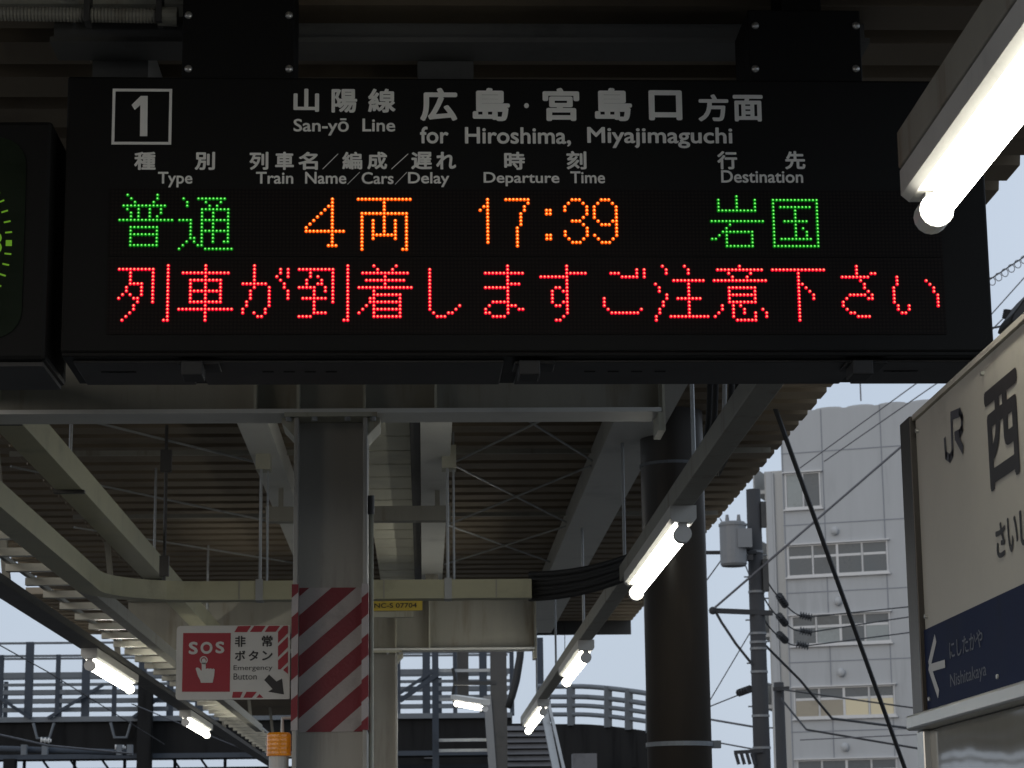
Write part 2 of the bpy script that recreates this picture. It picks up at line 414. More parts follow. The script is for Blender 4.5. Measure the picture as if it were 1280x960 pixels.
# underside trays and latches
ub = [(bx0 + .03, bx0 + .33), (bx0 + .36, -.02), (.02, bx1 - .36), (bx1 - .33, bx1 - .03)]
for a, b in ub:
    MB().box((a, .03, bz0 - .022), (b, DEP - .02, bz0 - .0145)).build('underside_panel', 'black2', board, local=True, bevel=.003)
    sl = MB()
    for k in range(4):
        q = a + (b - a) * (.2 + k * .07); sl.box((q, .14, bz0 - .0235), (q + .03, .152, bz0 - .0222))
    sl.build('vent_slot', 'black', board, local=True)
for px in (240, 662, 1078):
    x = S(px, 450)[0]
    o = MB().box((x - .028, -.004, bz0 - .062), (x + .028, .09, bz0 - .0225)).box((x - .04, .01, bz0 - .030), (x + .07, .12, bz0 - .0226)).build('latch', 'rubber', board, local=True, bevel=.004)
# hangers
for pa, pb, top in ((227, 368, None), (937, 1078, 10)):
    xa = S(pa, 60)[0]; xb = S(pb, 60)[0]; zt = S((pa+pb)/2, top)[1] if top else 4.12 - c0.z
    h = MB().box((xa, .015, bz1 + .001), (xb, .26, zt))
    if top: h.box((xa + .10, .05, zt), (xb - .10, .22, 4.05 - c0.z))
    hg = h.build('hanger_box', 'black', board, local=True, bevel=.004)
    for px_, py_ in ((pa + 8, 17 if not top else 30), (pb - 7, 17 if not top else 30), (pa + 8, 84), (pb - 7, 84)):
        x, z = S(px_, py_)
        MB().sphere((x, .012, z), .011, 10, 6, (1, .6, 1)).build('bolt', 'stainless', hg, local=True, smooth=True)
# printed lettering
YF = -.0016
def rect_text(items, name, bold=.03, m='film'):
    mb = MB()
    for it in items:
        t, x0, y0, x1, y1 = it[:5]; bo = it[5] if len(it) > 5 else bold
        X0, Z1 = S(x0, y0); X1, _ = S(x1, y0); _, Z0 = S(x0, y1)
        put_text(mb, t, lambda u, v: Vector((X0 + (X1-X0)*u, YF, Z0 + (Z1-Z0)*v)), bo)
    return mb.build(name, m, board, local=True)
fx0, fz1 = S(141, 111); fx1, fz0 = S(214, 181); t_ = (fx1 - fx0) * .047
MB().box((fx0, YF, fz0), (fx1, -.0002, fz0 + t_)).box((fx0, YF, fz1 - t_), (fx1, -.0002, fz1)).box((fx0, YF, fz0 + t_), (fx0 + t_, -.0002, fz1 - t_)).box((fx1 - t_, YF, fz0 + t_), (fx1, -.0002, fz1 - t_)).build('number_frame', 'film', board, local=True)
one = [(490,215),(583,215),(578,750),(480,750),(485,335),(410,400),(368,335)]
pl = [S(130 + a/10.67, 100 + b/10.67) for a, b in one]
MB().prism(pl, lambda x, z, d: Vector((x, YF + d, z)), .0014).build('platform_number', 'film', board, local=True)
rect_text([('山',367,111,399,140),('陽',414.5,111.5,446.5,141),('線',460,111,494.5,141)], 'line_lettering', .03)
rect_text([('San-yō',367,148,436,169.5),('Line',453,148.5,494,164.7)], 'line_english_lettering', .018)
rect_text([('広',525,110,571.5,151.5),('島',590.6,110,637,151.5),('・',655,129,661,135.5),('宮',678,110,723.7,151.5),('島',743,110,789.4,151.5),('口',810.3,113,852,150.6)], 'direction_lettering', .034)
rect_text([('方',872,118,910,152),('面',915.6,118.8,953,152)], 'direction_suffix_lettering', .03)
rect_text([('for',525,158.4,560.6,179.7),('Hiroshima,',581,159,713.4,183),('Miyajimaguchi',733.7,159,915,185.2)], 'direction_english_lettering', .02)
rect_text([('種',168,190,195,212.7),('別',243.7,190,269,212.7)], 'type_lettering', .03)
rect_text([('Type',197.6,215,240.7,234.4)], 'type_english_lettering', .018)
rect_text([('列',312,190,335.6,212.6),('車',344,190,367.5,212.6),('名',373,190,397.5,212.6),('／',403,192,423,212,.004),('編',427.8,190,452.8,212),('成',459,190,484,212),('／',488.8,192,510.6,212,.004),('遅',513.8,190,540,212),('れ',545,190,570,212)], 'train_lettering', .03)
rect_text([('Train',320,215,366.7,230),('Name',381.4,215,433,230),('／',434,215,450,231,.004),('Cars',452,215.3,492,230.3),('／',493.5,215,509,231,.004),('Delay',510,215.3,561.6,234)], 'train_english_lettering', .018)
rect_text([('時',630,190,656,212.5),('刻',707.8,189,732.8,212)], 'time_lettering', .03)
rect_text([('Departure',604.4,215.3,699,233),('Time',712.8,214.4,756,229.4)], 'time_english_lettering', .018)
rect_text([('行',896,189,921,212),('先',980.6,189,1006,212)], 'destination_lettering', .03)
rect_text([('Destination',901,213,1003.4,228.7)], 'destination_english_lettering', .018)
# LED characters: offset, rows
def parse(txt):
    r = {}
    for part in txt.split(';'):
        rows, cols = part.split(':'); cs = []
        for c in cols.split(','):
            if '-' in c: a, b = c.split('-'); cs += list(range(int(a), int(b)+1))
            else: cs.append(int(c))
        if '-' in rows: a, b = rows.split('-'); rr = range(int(a), int(b)+1)
        else: rr = [int(q) for q in rows.split('+')]
        for q in rr: r.setdefault(q, []).extend(cs)
    return r
UP = dict(
 fu=(0, '0:2,10;1:3,10;2:4,9;3:1-12;4:2,5,8,11;5:3,5,8,11;6:3,5,8,10;7:0-14;9:3-10;10:3,10;11:3-10;12+13:3,10;14:3-10'),
 tsu=(16, '1:1,5-12;2:2,7,11;3:2,8,10;4:6-13;5+6:6,9,13;7:0-3,6-13;8+9:3,6,9,13;10:3,6-13;11:3,6,9,13;12:3,4,6,9,13;13:2,4,6,9,12,13;14:1,5,6;15:0,7-14'),
 four=(50, '1+2:7;3:6,7;4:5,7;5:4,7;6:3,7;7:2,7;8:1,7;9:0,7;10:0-10;11-13:7;14:6-8'),
 ryo=(64, '1:0-14;2-4:7;5:1-13;6:1,7,13;7-10:1,4,7,10,13;11:1,4-10,13;12:1,4,10,13;13+14:1,13;15:1,12,13'),
 one=(97, '1-13:2;3:1;4:0'),
 seven=(104, '1:0-6;2:6;3+4:5;5-8:4;9-14:3'),
 colon=(115, '4+5:0,1;11+12:0,1'),
 three=(120, '1:2-4;2:1,5;3+4:0,6;5:6;6:5;7:2-4;8:5;9:6;10+11:0,6;12:1,5;13:2-4'),
 nine=(128, '1:2-4;2:1,5;3-6:0,6;7:1,5,6;8:2-4,6;9+10:6;11:0,6;12:1,5;13:2-4'),
 iwa=(160, '0:7;1-3:2,7,12;4:2-12;7:0-14;8:5;9:4;10:3-11;11:2,4,11;12:0,1,4,11;13:4,11;14:4-11'),
 kuni=(177, '1:0-12;2-13:0,12;14:0-12;3:2-10;4-6:6;7:3-9;8:6;9:6,8;10+11:6,9;12:2-10'))
LOW = [
 (0, '0:13;1:0-9,13;2-4:3,9,13;5:3-6,9,13;6+7:2,6,9,13;8:1,3,6,9,13;9:0,4,5,9,13;10:5,9,13;11+12:4,13;13:3,13;14:2,13;15:1,12,13'),
 (16, '0+1:7;2:1-13;3:7;4:3-11;5+6:3,7,11;7:3-11;8+9:3,7,11;10:3-11;11:7;12:0-14;13-15:7'),
 (33, '0:3;1+2:3,10,12;3:3,9,12;4:3,10;5:0-6,11;6:3,7,11;7-9:2,7,12;10+11:1,7;12:0,6;13:0,3,6;14:4,5'),
 (48, '0:13;1:0-9,13;2:3,9,13;3:3,5,9,13;4:2,6,9,13;5:2,5,6,9,13;6:0-4,7,9,13;7:4,7,9,13;8:4,9,13;9:1-7,9,13;10:4,9,13;11+12:4,13;13:4-7,13;14:0-3,13;15:12,13'),
 (64, '0:4,10;1:5,9;2:1-13;3:7;4:2-12;5:7;6:0-14;7:4;8:4-11;9:3,4,11;10:3-11;11:2,4,11;12:1,4-11;13:0,4,11;14:4-11'),
 (83, '1-10:0;11:0,8;12:0,7;13:1,5,6;14:2-4'),
 (98, '0+1:6;2:0-10;3+4:6;5:6-9;6:0-6;7-9:6;10:2-6;11:1,6,7,8;12:0,6,9,10;13:0,1,6;14:2-5'),
 (113, '0+1:7;2:7-12;3:0-7;4+5:7;6:4,5,7;7:3,6,7;8+9:3,7;10:3,6,7;11:4,5,7;12+13:7;14:6;15:4,5'),
 (130, '1:9,11;2:2-4,9,11;3:5-9,11;9-11:0;12:1,10;13:2-9'),
 (144, '0:2,8;1+2:3,9;4:5-13;5:0,9;6+7:1,9;8:3,9;9:3,6-12;10+11:2,9;12+13:1,9;14:0,4-14;15:0'),
 (160, '0:7;1:1-13;2:4,10;3:5,9;4:0-14;6:4-11;7:4,11;8:4-11;9:4,11;10:4-11;11:2,5,7;12:2,5,8,13;13:1,5,8,11,14;14:0,5,11,14;15:6-11'),
 (176, '1:0-14;2-4:7;5:7,8;6:7,9;7:7,10;8+9:7,11;10-15:7'),
 (195, '0+1:4;2:4,8,9;3:0-7;4:5;5+6:6;7:7;8:2-6,8;9:1,7,8;10+11:0;12:1;13:2,3;14:4-7'),
 (209, '3:1;4:1,9;5:1,10;6+7:0,11;8-10:0,12;11:1,4,12;12:1,4;13:2,3')]
def leds(chars, gx, gz, core, lens, name):
    a = MB(); b = MB(); done = set(); N = 8
    for off, txt in chars:
        for r, cs in parse(txt).items():
            for c in cs:
                k = (off + c, r)
                if k in done: continue
                done.add(k)
                x = gx + k[0]*p_led; z = gz - r*p_led; vs = []
                def ring(rad, y): return [(x + rad*math.cos(2*math.pi*i/N), y, z + rad*math.sin(2*math.pi*i/N)) for i in range(N)]
                b.add(ring(p_led*.5, -.0042) + ring(p_led*.22, -.0085), [[i, (i+1) % N, (i+1) % N + N, i+N] for i in range(N)])  # glowing lens ring widened to meet its neighbours, imitating the LED halo
                a.add(ring(p_led*.22, -.0085) + ring(p_led*.13, -.0098) + [(x, -.0102, z)],
                      [[i, (i+1) % N, (i+1) % N + N, i+N] for i in range(N)] + [[i+N, (i+1) % N + N, 2*N] for i in range(N)])
    o = b.build(name, lens, board, local=True)
    a.build('led_dot', core, o, local=True)
g = lambda *k: [UP[q] for q in k]
leds(g('fu', 'tsu'), gx1, gz1, 'ledgrn', 'ledgrn2', 'lit_service_lettering')
leds(g('four', 'ryo'), gx1, gz1, 'ledamb', 'ledamb2', 'lit_car_count_lettering')
leds(g('one', 'seven', 'colon', 'three', 'nine'), gx1, gz1, 'ledamb', 'ledamb2', 'lit_time_lettering')
leds(g('iwa', 'kuni'), gx1, gz1, 'ledgrn', 'ledgrn2', 'lit_destination_lettering')
leds(LOW, gx2, gz2, 'ledred', 'ledred2', 'lit_message_lettering')

# ------------------------------------------------------------------ clock unit at the left
cl = P(0, 450, 5.95)
clock = thing('platform_clock', 'dark boxed platform clock with green glowing dial marks', 'clock', (cl.x - .25, 5.95, cl.z))
a = P(66, 151, 5.95); b = P(66, 450, 5.95)
MB().box((a.x - .85, 5.95, b.z), (a.x, 6.3, a.z)).build('housing', 'black', clock, bevel=.012)
f_ = MB()
fa = P(34, 172, 5.947)
pts = []
zlo = P(30, 423, 5.947).z; r_ = .075
for k in range(7):
    t = -math.pi/2 + (math.pi/2) * k/6; pts.append((fa.x - r_ + r_*math.cos(t), zlo + r_ + r_*math.sin(t)))
for k in range(7):
    t = (math.pi/2) * k/6; pts.append((fa.x - r_ + r_*math.cos(t), fa.z - r_ + r_*math.sin(t)))
pts += [(fa.x - .62, fa.z), (fa.x - .62, zlo)]
f_.prism(pts, lambda x, z, d: Vector((x, 5.9465 + d, z)), .003); f_.build('dial_glass', 'clockface', clock)
cc = P(11 - 134, 304, 5.944); rad = P(11, 304, 5.944).x - cc.x
tk = MB()
for k in range(60):
    t = math.radians(6*k); big = k % 5 == 0
    d = Vector((math.cos(t), 0, math.sin(t))); e = Vector((-math.sin(t), 0, math.cos(t)))
    ln, wd = (.016, .016) if big else (.018, .0045)
    p = cc + d*rad
    tk.add([p - d*ln/2 - e*wd/2, p + d*ln/2 - e*wd/2, p + d*ln/2 + e*wd/2, p - d*ln/2 + e*wd/2], [(0,1,2,3)])
tk.build('dial_marking', 'clockglow', clock)
for ang, ln, wd in ((-79, .62, .016), (-138, .86, .011)):
    t = math.radians(ang); d = Vector((math.cos(t), 0, math.sin(t)))
    MB().bar(cc + Vector((0, -.002, 0)) - d*rad*.1, cc + Vector((0, -.002, 0)) + d*rad*ln, wd, .002, (0, 1, 0)).build('hand', 'clockglow', clock)
nm = MB(); q0 = P(-18, 319, 5.944); q1 = P(3, 289, 5.944)
put_text(nm, '3', lambda u, v: Vector((q0.x + (q1.x - q0.x)*u, 5.944, q0.z + (q1.z - q0.z)*v)), .03); nm.build('dial_numeral', 'clockglow', clock)
MB().box((a.x - .62, 6.05, a.z + .001), (a.x - .48, 6.2, 4.02)).build('hanger_box', 'black', clock)
MB().box((a.x - .84, 5.97, b.z - .012), (a.x - .01, 6.28, b.z - .001)).build('underside_panel', 'black2', clock)

# ------------------------------------------------------------------ flexible conduit over the board, left
fc = thing('flexible_conduit', 'ribbed grey flexible conduit running above the departure board', 'conduit', P(-10, 18, 6.12))
p0 = P(-40, 16, 6.12); p1 = P(198, 20, 6.12); pts = []; rr = []
N = 110
for i in range(N):
    pts.append(p0.lerp(p1, i/(N-1))); rr.append(.022 if i % 2 else .0185)
MB().tube(pts, rr, 12).build('hose', 'greige', fc, smooth=False)
MB().tube([p1, P(222, 21, 6.12)], .027, 16).build('coupling', 'cream', fc, smooth=False)
for px in (110, 200):
    q = P(px, 18, 6.12); MB().box((q.x - .008, 6.09, q.z - .03), (q.x + .008, 6.15, 3.974)).build('clamp', 'darksteel', fc)

# ------------------------------------------------------------------ fluorescent lamps and their carrying beams
ZT = 2.95
def lamp(pn, pf, label, group):
    """tube from near point to far point"""
    pn = Vector(pn); pf = Vector(pf); d = (pf - pn).normalized(); s = d.cross(Vector((0, 0, 1))).normalized(); u = Vector((0, 0, 1))
    root = thing('fluorescent_lamp', label, 'lamp', (pn + pf)/2, group=group)
    prof = [(-.038, .045), (.038, .045), (.055, .060), (.055, .115), (-.055, .115), (-.055, .060)]
    b0 = pn - d*.06; b1 = pf + d*.06; n = len(prof)
    MB().add([b0 + s*x + u*z for x, z in prof] + [b1 + s*x + u*z for x, z in prof],
             [list(range(n)), list(reversed(range(n, 2*n)))] + [[i, i+n, (i+1) % n+n, (i+1) % n] for i in range(n)]).build('housing', 'fixture', root)
    MB().tube([pn + d*.03, pf - d*.03], .028, 16).build('tube', 'tube', root, smooth=True)
    for p, sg in ((pn, 1), (pf, -1)): MB().tube([p, p + d*sg*.0295], .0275, 16).build('end_cap', 'galv', root)
    for p, sg in ((pn, -1), (pf, 1)):
        o = MB().tube([p - d*sg*.035, p + d*sg*.028], .037, 16).bar(p + d*sg*.005 + u*.02, p + d*sg*.005 + u*.05, .036, .04, d).build('socket', 'whitepl', root)
    return root
GA = 'lamps under the right beam'; GB = 'lamps under the left edge beam'
XR = PZ(795, 742, ZT).x
def onbeam(px, py, X, Z=ZT):      # nearest point of the lamp line to a sight line, by its height
    q = PZ(px, py, Z); return Vector((X, q.y, Z))
A1 = onbeam(1166, 268, XR)
lamp((XR, A1.y - 2.36, ZT), A1, 'large bright fluorescent lamp in front of the departure board', GA)
B0 = onbeam(850, 668, XR); B1 = onbeam(796, 742, XR)
lamp(B0, B1, 'fluorescent lamp on the beam in front of the dark mast', GA)
C0 = onbeam(731, 822, XR); C1 = onbeam(704, 853, XR)
lamp(C0, C1, 'fluorescent lamp between the dark mast and the curved railing', GA)
D0 = onbeam(676, 890, XR); D1 = onbeam(659, 914, XR)
lamp(D0, D1, 'smallest fluorescent lamp on the right beam, above the stair cladding', GA)
XL = PZ(136, 846, ZT).x
E0 = onbeam(112, 832, XL); E1 = onbeam(158, 862, XL)
lamp(E0, E1, 'left fluorescent lamp below the dark canopy edge beam, over the footbridge railing', GB)
F0 = onbeam(226, 903, XL); F1 = onbeam(252, 919, XL)
lamp(F0, F1, 'left fluorescent lamp farther away, just below the emergency button sign', GB)
G0 = P(570, 880, 30); G1 = P(606, 886, 28.5)
lamp(G0, G1, 'far fluorescent lamp between the dark frame posts behind the plain column', 'lamps farther along the platform')
lb = thing('lighting_beam', 'grey channel beam carrying lamps past the dark mast', 'beam', (XR, 12, ZT + .116))
MB().box((XR - .045, 6.48, ZT + .1165), (XR + .045, D1.y + .8, ZT + .20)).build('channel', 'greige', lb, bevel=.004)
for y in (9.2, 12.5, 15.8, 19.2, 22.5):
    MB().tube([(XR, y, ZT + .2005), (XR, y, ZR - .001)], .009, 6).build('hanger_rod', 'galv', lb)
lb2 = thing('lighting_beam', 'dim channel beam above the large lamp at the top right', 'beam', (XR, 3.5, ZT + .116))
MB().box((XR - .06, 1.2, ZT + .1165), (XR + .06, A1.y + .05, ZT + .2)).build('channel', 'greige', lb2, bevel=.004)
for y in (1.6, 2.4): MB().tube([(XR, y, ZT + .2005), (XR, y, ZR - .001)], .009, 6).build('hanger_rod', 'galv', lb2)
eb = thing('canopy_edge_beam', 'dark steel edge beam sloping away along the left canopy', 'beam', (XL, 18, ZT + .116))
MB().box((XL - .07, 6, ZT + .1165), (XL + .07, 38, ZT + .15)).box((XL - .02, 6, ZT + .15), (XL + .03, 38, ZT + .19)).build('channel', 'darksteel', eb)
for y in (8, 12.7, 17.4, 22.1, 26.8, 31.5, 36.2): MB().bar((XL, y, ZT + .191), (XL - .1, y, ZR - .001), .04, .04, (0,1,0)).build('strut', 'greige', eb)

# ------------------------------------------------------------------ cable ladder, cable ducts
XD = -1.76
ld = thing('cable_ladder', 'pale cable ladder of many rungs along the left edge beam', 'cable rack', ((XD + XL)/2, 18, 3.12))
y = 7.9
while y < 34:
    MB().box((XL + .072, y, 3.135), (XD - .122, y + .06, 3.175)).build('rung', 'rung', ld); y += .62
for x in (XL + .09, XD - .14): MB().box((x - .012, 7.5, 3.1765), (x + .012, 34.2, 3.20)).build('side_rail', 'galv', ld)
pts = []
dk = thing('cable_duct', 'cream cable duct bending from the left across behind the column', 'cable duct', (-1, 12.8, 3.10))
YD = 12.8; zd = P(500, 738, YD).z
path = [(XD, 6.3)] + [(XD, YD - .55)] + [(XD + .55 - .55*math.cos(t*math.pi/16), YD - .55 + .55*math.sin(t*math.pi/16)) for t in range(1, 9)] + [(P(664, 738, YD).x, YD)]
hw, hh = .06, .052
v = []; f = []
for i, (x, y_) in enumerate(path):
    a_ = Vector(path[max(i-1, 0)]); b_ = Vector(path[min(i+1, len(path)-1)]); d_ = (b_ - a_).normalized(); n_ = Vector((d_.y, -d_.x))
    for sx, sz2 in ((-1,-1),(1,-1),(1,1),(-1,1)):
        v.append((x + n_.x*hw*sx, y_ + n_.y*hw*sx, zd + hh*sz2))
for i in range(len(path)-1):
    for k in range(4):
        f.append((i*4+k, i*4+(k+1) % 4, (i+1)*4+(k+1) % 4, (i+1)*4+k))
f += [(3,2,1,0), tuple(len(v)-4+k for k in range(4))]
MB().add(v, f).build('duct', 'duct', dk)
MB().box((XD - .09, YD - .45, zd - .03), (XD - .02, 26, zd + .045)).build('branch_duct', 'greige', dk)
for px in (325, 560): 
    q = P(px, 735, YD)
    MB().tube([(q.x, YD, zd + hh), (q.x, YD, 3.98)], .008, 6).build('hanger_rod', 'galv', dk); MB().tube([(q.x + .035, YD + .05, zd + hh), (q.x + .035, YD + .05, 3.98)], .006, 6).build('hanger_rod', 'galv', dk)
    MB().box((q.x - .03, YD - .02, zd + hh + .63), (q.x + .05, YD + .12, zd + hh + .76)).build('rod_clamp', 'cream', dk)
    MB().box((q.x - .02, YD - .063, zd - .056), (q.x + .02, YD + .063, zd - .0525)).box((q.x - .02, YD - .066, zd - .056), (q.x + .02, YD - .0605, zd + .06)).build('strap', 'galv', dk)
lidm = MB()
for px in (235, 300, 480, 620):
    q = P(px, 738, YD); lidm.box((q.x - .004, YD - .0625, zd - .05), (q.x + .004, YD - .0603, zd + .05))
lidm.build('lid_joint', 'greige', dk)
d2 = thing('cable_duct', 'upper cream duct running straight away at the far left', 'cable duct', (-1.62, 12, 3.34))
MB().box((-1.68, 6.3, 3.30), (-1.56, 23, 3.42)).build('duct', 'duct', d2)
for y in (8.9, 10.6, 14, 17.5):
    MB().tube([(-1.62, y, 3.421), (-1.62, y, 3.98)], .008, 6).build('hanger_rod', 'galv', d2)
    MB().box((-1.69, y - .02, 3.285), (-1.55, y + .02, 3.299)).box((-1.692, y-.02, 3.30), (-1.682, y+.02, 3.47)).build('strap', 'darksteel', d2)
# loose hangers by the duct bend
for px, y0, lab in ((205, 12.6, 'thin dark rod hanging beside the cable duct bend'), ):
    q = P(px, 725, y0); o = thing('hanger_rod', lab, 'rod', (q.x, y0, q.z))
    MB().tube([(q.x, y0, q.z), (q.x, y0, 3.98)], .009, 6).build('rod', 'darksteel', o)
    MB().box((q.x - .025, y0 - .02, q.z + .02), (q.x + .025, y0 + .02, q.z + .13)).build('clamp', 'darksteel', o); MB().box((q.x - .03, y0 - .02, 3.72), (q.x + .03, y0 + .02, 3.84)).build('clamp', 'darksteel', o)
# black cables from the duct end to the lighting beam
cb_ = thing('cable_bundle', 'thick black cable bundle from the cream duct to the lamp beam', 'cables', P(665, 738, YD))
for k in range(6):
    s0 = P(662, 718 + 6*k, YD + .01*k); e0 = P(800, 690 + 5*k, 12.2); m0 = P(735, 718 + 5*k + (k % 2)*3, 12.6)
    pts = []
    for i in range(13):
        t = i/12; pts.append(s0*(1-t)**2 + m0*2*t*(1-t) + e0*t*t)
    MB().tube(pts, .017, 8).build('cable', 'rubber', cb_, smooth=True)
yp = thing('yellow_plate', 'small yellow lettered plate under the cream cable duct', 'plate', P(495, 763, YD - .075))
YY = YD - .075
q0 = P(461, 751.5, YY); q1 = P(528, 763, YY)
MB().box((q0.x, YY, q1.z), (q1.x, YY + .01, q0.z)).build('plate', 'yellow', yp)
mk = MB(); zz = (q0.z + q1.z)/2 + .002
put_text(mk, 'NC-S 07704', lambda u, v: Vector((q0.x + .03 + (q1.x - q0.x - .06)*u, YY - .001, zz - .013 + .026*v)), .02); mk.build('lettering', 'ink', yp)
MB().box((q0.x, YY + .02, q1.z - .034), (q1.x - .05, YY + .05, q1.z - .003)).build('lower_bar', 'cream', yp)

# ------------------------------------------------------------------ dark mast with cables
YM = 12.4
mb_ = P(850, 960, YM); mtp = P(836, 470, YM)
mast = thing('steel_mast', 'thick dark brown steel mast passing up through the canopy', 'mast', (mb_.x, YM, 0))
MB().tube([(mb_.x, YM, 0), (mb_.x, YM, 9.5)], .172, 28).build('pole', 'mast', mast, smooth=True)
z = P(846, 931, YM).z
MB().tube([(mb_.x, YM, z - .012), (mb_.x, YM, z + .012)], .179, 28).box((mb_.x + .17, YM - .02, z - .02), (mb_.x + .22, YM + .02, z + .02)).build('band', 'rail', mast)
z = P(846, 583, YM).z
MB().tube([(mb_.x, YM, z - .008), (mb_.x, YM, z + .008)], .178, 28).build('band', 'rail', mast)
for i, (xa, xm, xb) in enumerate(((906, 905, 878), (895, 893, 872), (915, 912, 884), (922, 922, 892), (888, 886, 868))):
    yv = 10.6 + .05*i
    pts = [P(xa, 420, yv), P(xa, 475, yv), P(xm, 530, yv + .1), P((xm + xb)/2, 575, yv + .3), P(xb + 2, 598, yv + .4)]
    if i == 0: ch = thing('hanging_cable', 'pale grey cable curving down beside the dark mast', 'cable', pts[1]); cm = 'galv'
    elif i == 1: ch = thing('cable_bundle', 'bunched dark cables curving down beside the dark mast', 'cables', pts[1]); cm = 'rubber'
    fine = []
    for j in range(len(pts)-1):
        for s in range(5): fine.append(pts[j].lerp(pts[j+1], s/5))
    for _ in range(4): fine = [fine[0]] + [(fine[j-1] + fine[j]*2 + fine[j+1])/4 for j in range(1, len(fine)-1)] + [fine[-1]]
    MB().tube(fine, .011 if i == 0 else .014, 8).build('cable', cm, ch, smooth=True)

# ------------------------------------------------------------------ emergency button sign
YS = 8.40
def Q(px, py): q = P(px, py, YS); return Vector((q.x, YS, q.z))
es = thing('emergency_button_sign', 'white and red SOS emergency button sign beside the striped column', 'sign', Q(290, 872))
def SQ(zx, zy): return Q(210 + zx/8, 775 + zy/8)      # sight lines measured on an enlarged view
TL = SQ(88, 60); BR = SQ(1215, 790)
r_ = .014; pts = []
for cx, cz, t0 in ((BR.x - .004, BR.z + .004, 270), (BR.x - .004, TL.z - .004, 0), (TL.x + r_, TL.z - r_, 90), (TL.x + r_, BR.z + r_, 180)):
    rr_ = r_ if cx < BR.x - .05 else .004
    for k in range(6):
        t = math.radians(t0 + 18*k); pts.append((cx + rr_*math.cos(t), cz + rr_*math.sin(t)))
MB().prism(pts, lambda x, z, d: Vector((x, YS + d, z)), .012).build('plate', 'signw', es)
def layer(k): return YS - .0012*k
def poly(mb, pts, k=1):
    qs = [SQ(*p) for p in pts]; y = layer(k)
    mb.add([(q.x, y, q.z) for q in qs], [list(range(len(qs)))]); return mb
poly(MB(), [(152,130),(628,130),(618,718),(140,718)]).build('red_panel', 'red', es)
def stxt(mb, t, x0, y0, x1, y1, bold=.02, k=2):
    a_ = SQ(x0, y1); b_ = SQ(x1, y0)
    put_text(mb, t, lambda u, v: Vector((a_.x + (b_.x-a_.x)*u, layer(k), a_.z + (b_.z-a_.z)*v)), bold)
t1 = MB()
stxt(t1, 'S', 207,218,300,345,.035); stxt(t1, 'O', 325,218,447,340,.035); stxt(t1, 'S', 475,215,565,335,.035); t1.build('sos_lettering', 'signw', es)
hand = MB()
poly(hand, [(277,485),(290,475),(312,482),(330,505),(338,508),(338,400),(348,385),(366,385),(378,400),(378,490),(400,484),(412,490),(428,484),(440,492),(456,486),(468,496),(462,560),(455,590),(446,628),(330,628),(322,600),(300,560)], 2)
ring = []
for k in range(24):
    t = 2*math.pi*k/24; ring.append((358 + 40*math.cos(t), 402 + 40*math.sin(t)))
ring2 = [(358 + (x-358)*.72, 402 + (y_-402)*.72) for x, y_ in ring]
a_ = [SQ(*p) for p in ring]; b_ = [SQ(*p) for p in ring2]
hand.add([(q.x, layer(2), q.z) for q in a_ + b_], [[i, (i+1) % 24, (i+1) % 24 + 24, i + 24] for i in range(24)])
hand.build('hand_icon', 'signw', es)
t2 = MB()
stxt(t2, '非', 668,158,778,270,.028,1); stxt(t2, '常', 937,155,1047,268,.028,1)
stxt(t2, 'ボ', 668,305,775,408,.028,1); stxt(t2, 'タ', 805,305,905,408,.028,1); stxt(t2, 'ン', 940,308,1047,405,.028,1)
t2.build('button_lettering', 'ink', es)
t3 = MB(); stxt(t3, 'Emergency', 655,450,1045,518,.004,1); stxt(t3, 'Button', 655,532,888,598,.004,1); t3.build('english_lettering', 'ink', es)
poly(MB(), [(1012,545),(1085,615),(1140,585),(1160,745),(1000,718),(1045,690),(962,600)]).build('arrow', 'ink', es)
hz = MB()
for q_ in ([(700,62),(832,58),(790,122),(662,122)], [(862,58),(978,58),(935,120),(818,120)], [(1008,58),(1122,58),(1078,118),(965,120)],
           [(1155,58),(1200,55),(1200,130),(1100,232),(1100,120)], [(1200,165),(1200,272),(1100,372),(1100,262)], [(1200,310),(1200,420),(1125,495),(1100,495),(1100,405)], [(1200,455),(1200,540),(1150,500)],
           [(650,718),(748,718),(722,778),(640,778)], [(785,718),(890,718),(840,778),(752,778)], [(915,740),(955,778),(882,778)]):
    poly(hz, q_)
hz.build('hazard_border', 'red', es)
for zz_ in (Q(362, 795).z, Q(362, 855).z):
    MB().box((BR.x - .02, YS + .0125, zz_ - .012), (xc - .1345, YS + .03, zz_ + .012)).build('bracket', 'galv', es)
# ------------------------------------------------------------------ amber beacon
YB = 8.42
def QB(px, py): q = P(px, py, YB); return q
bc = thing('warning_beacon', 'orange warning beacon lamp on a white base beside the column', 'beacon', QB(348, 960))
c_ = QB(348.5, 945); t_ = QB(348.5, 916); rB = (QB(364, 930).x - QB(333, 930).x)/2
lens = []; rs = []
for k in range(12):
    lens.append(Vector((c_.x, YB, c_.z + (t_.z - c_.z)*k/11))); rs.append(rB*(1 if k % 2 else .988))
rs[-1] = rB*.86
MB().tube(lens, rs, 24).build('lens', 'amber', bc)
MB().tube([(c_.x, YB, c_.z - .075), (c_.x, YB, c_.z - .001)], [rB*.8, rB*.8], 20).build('base', 'signw', bc, smooth=False)
e = QB(352, 900)
MB().tube([(e.x, YB + .05, t_.z + .004), (e.x, YB + .05, e.z + .01), (e.x + .05, YB + .05, e.z + .01)], .007, 8).box((e.x - .012, YB + .01, c_.z - .09), (xc - .1345, YB + .06, c_.z - .076)).build('bracket', 'signw', bc)

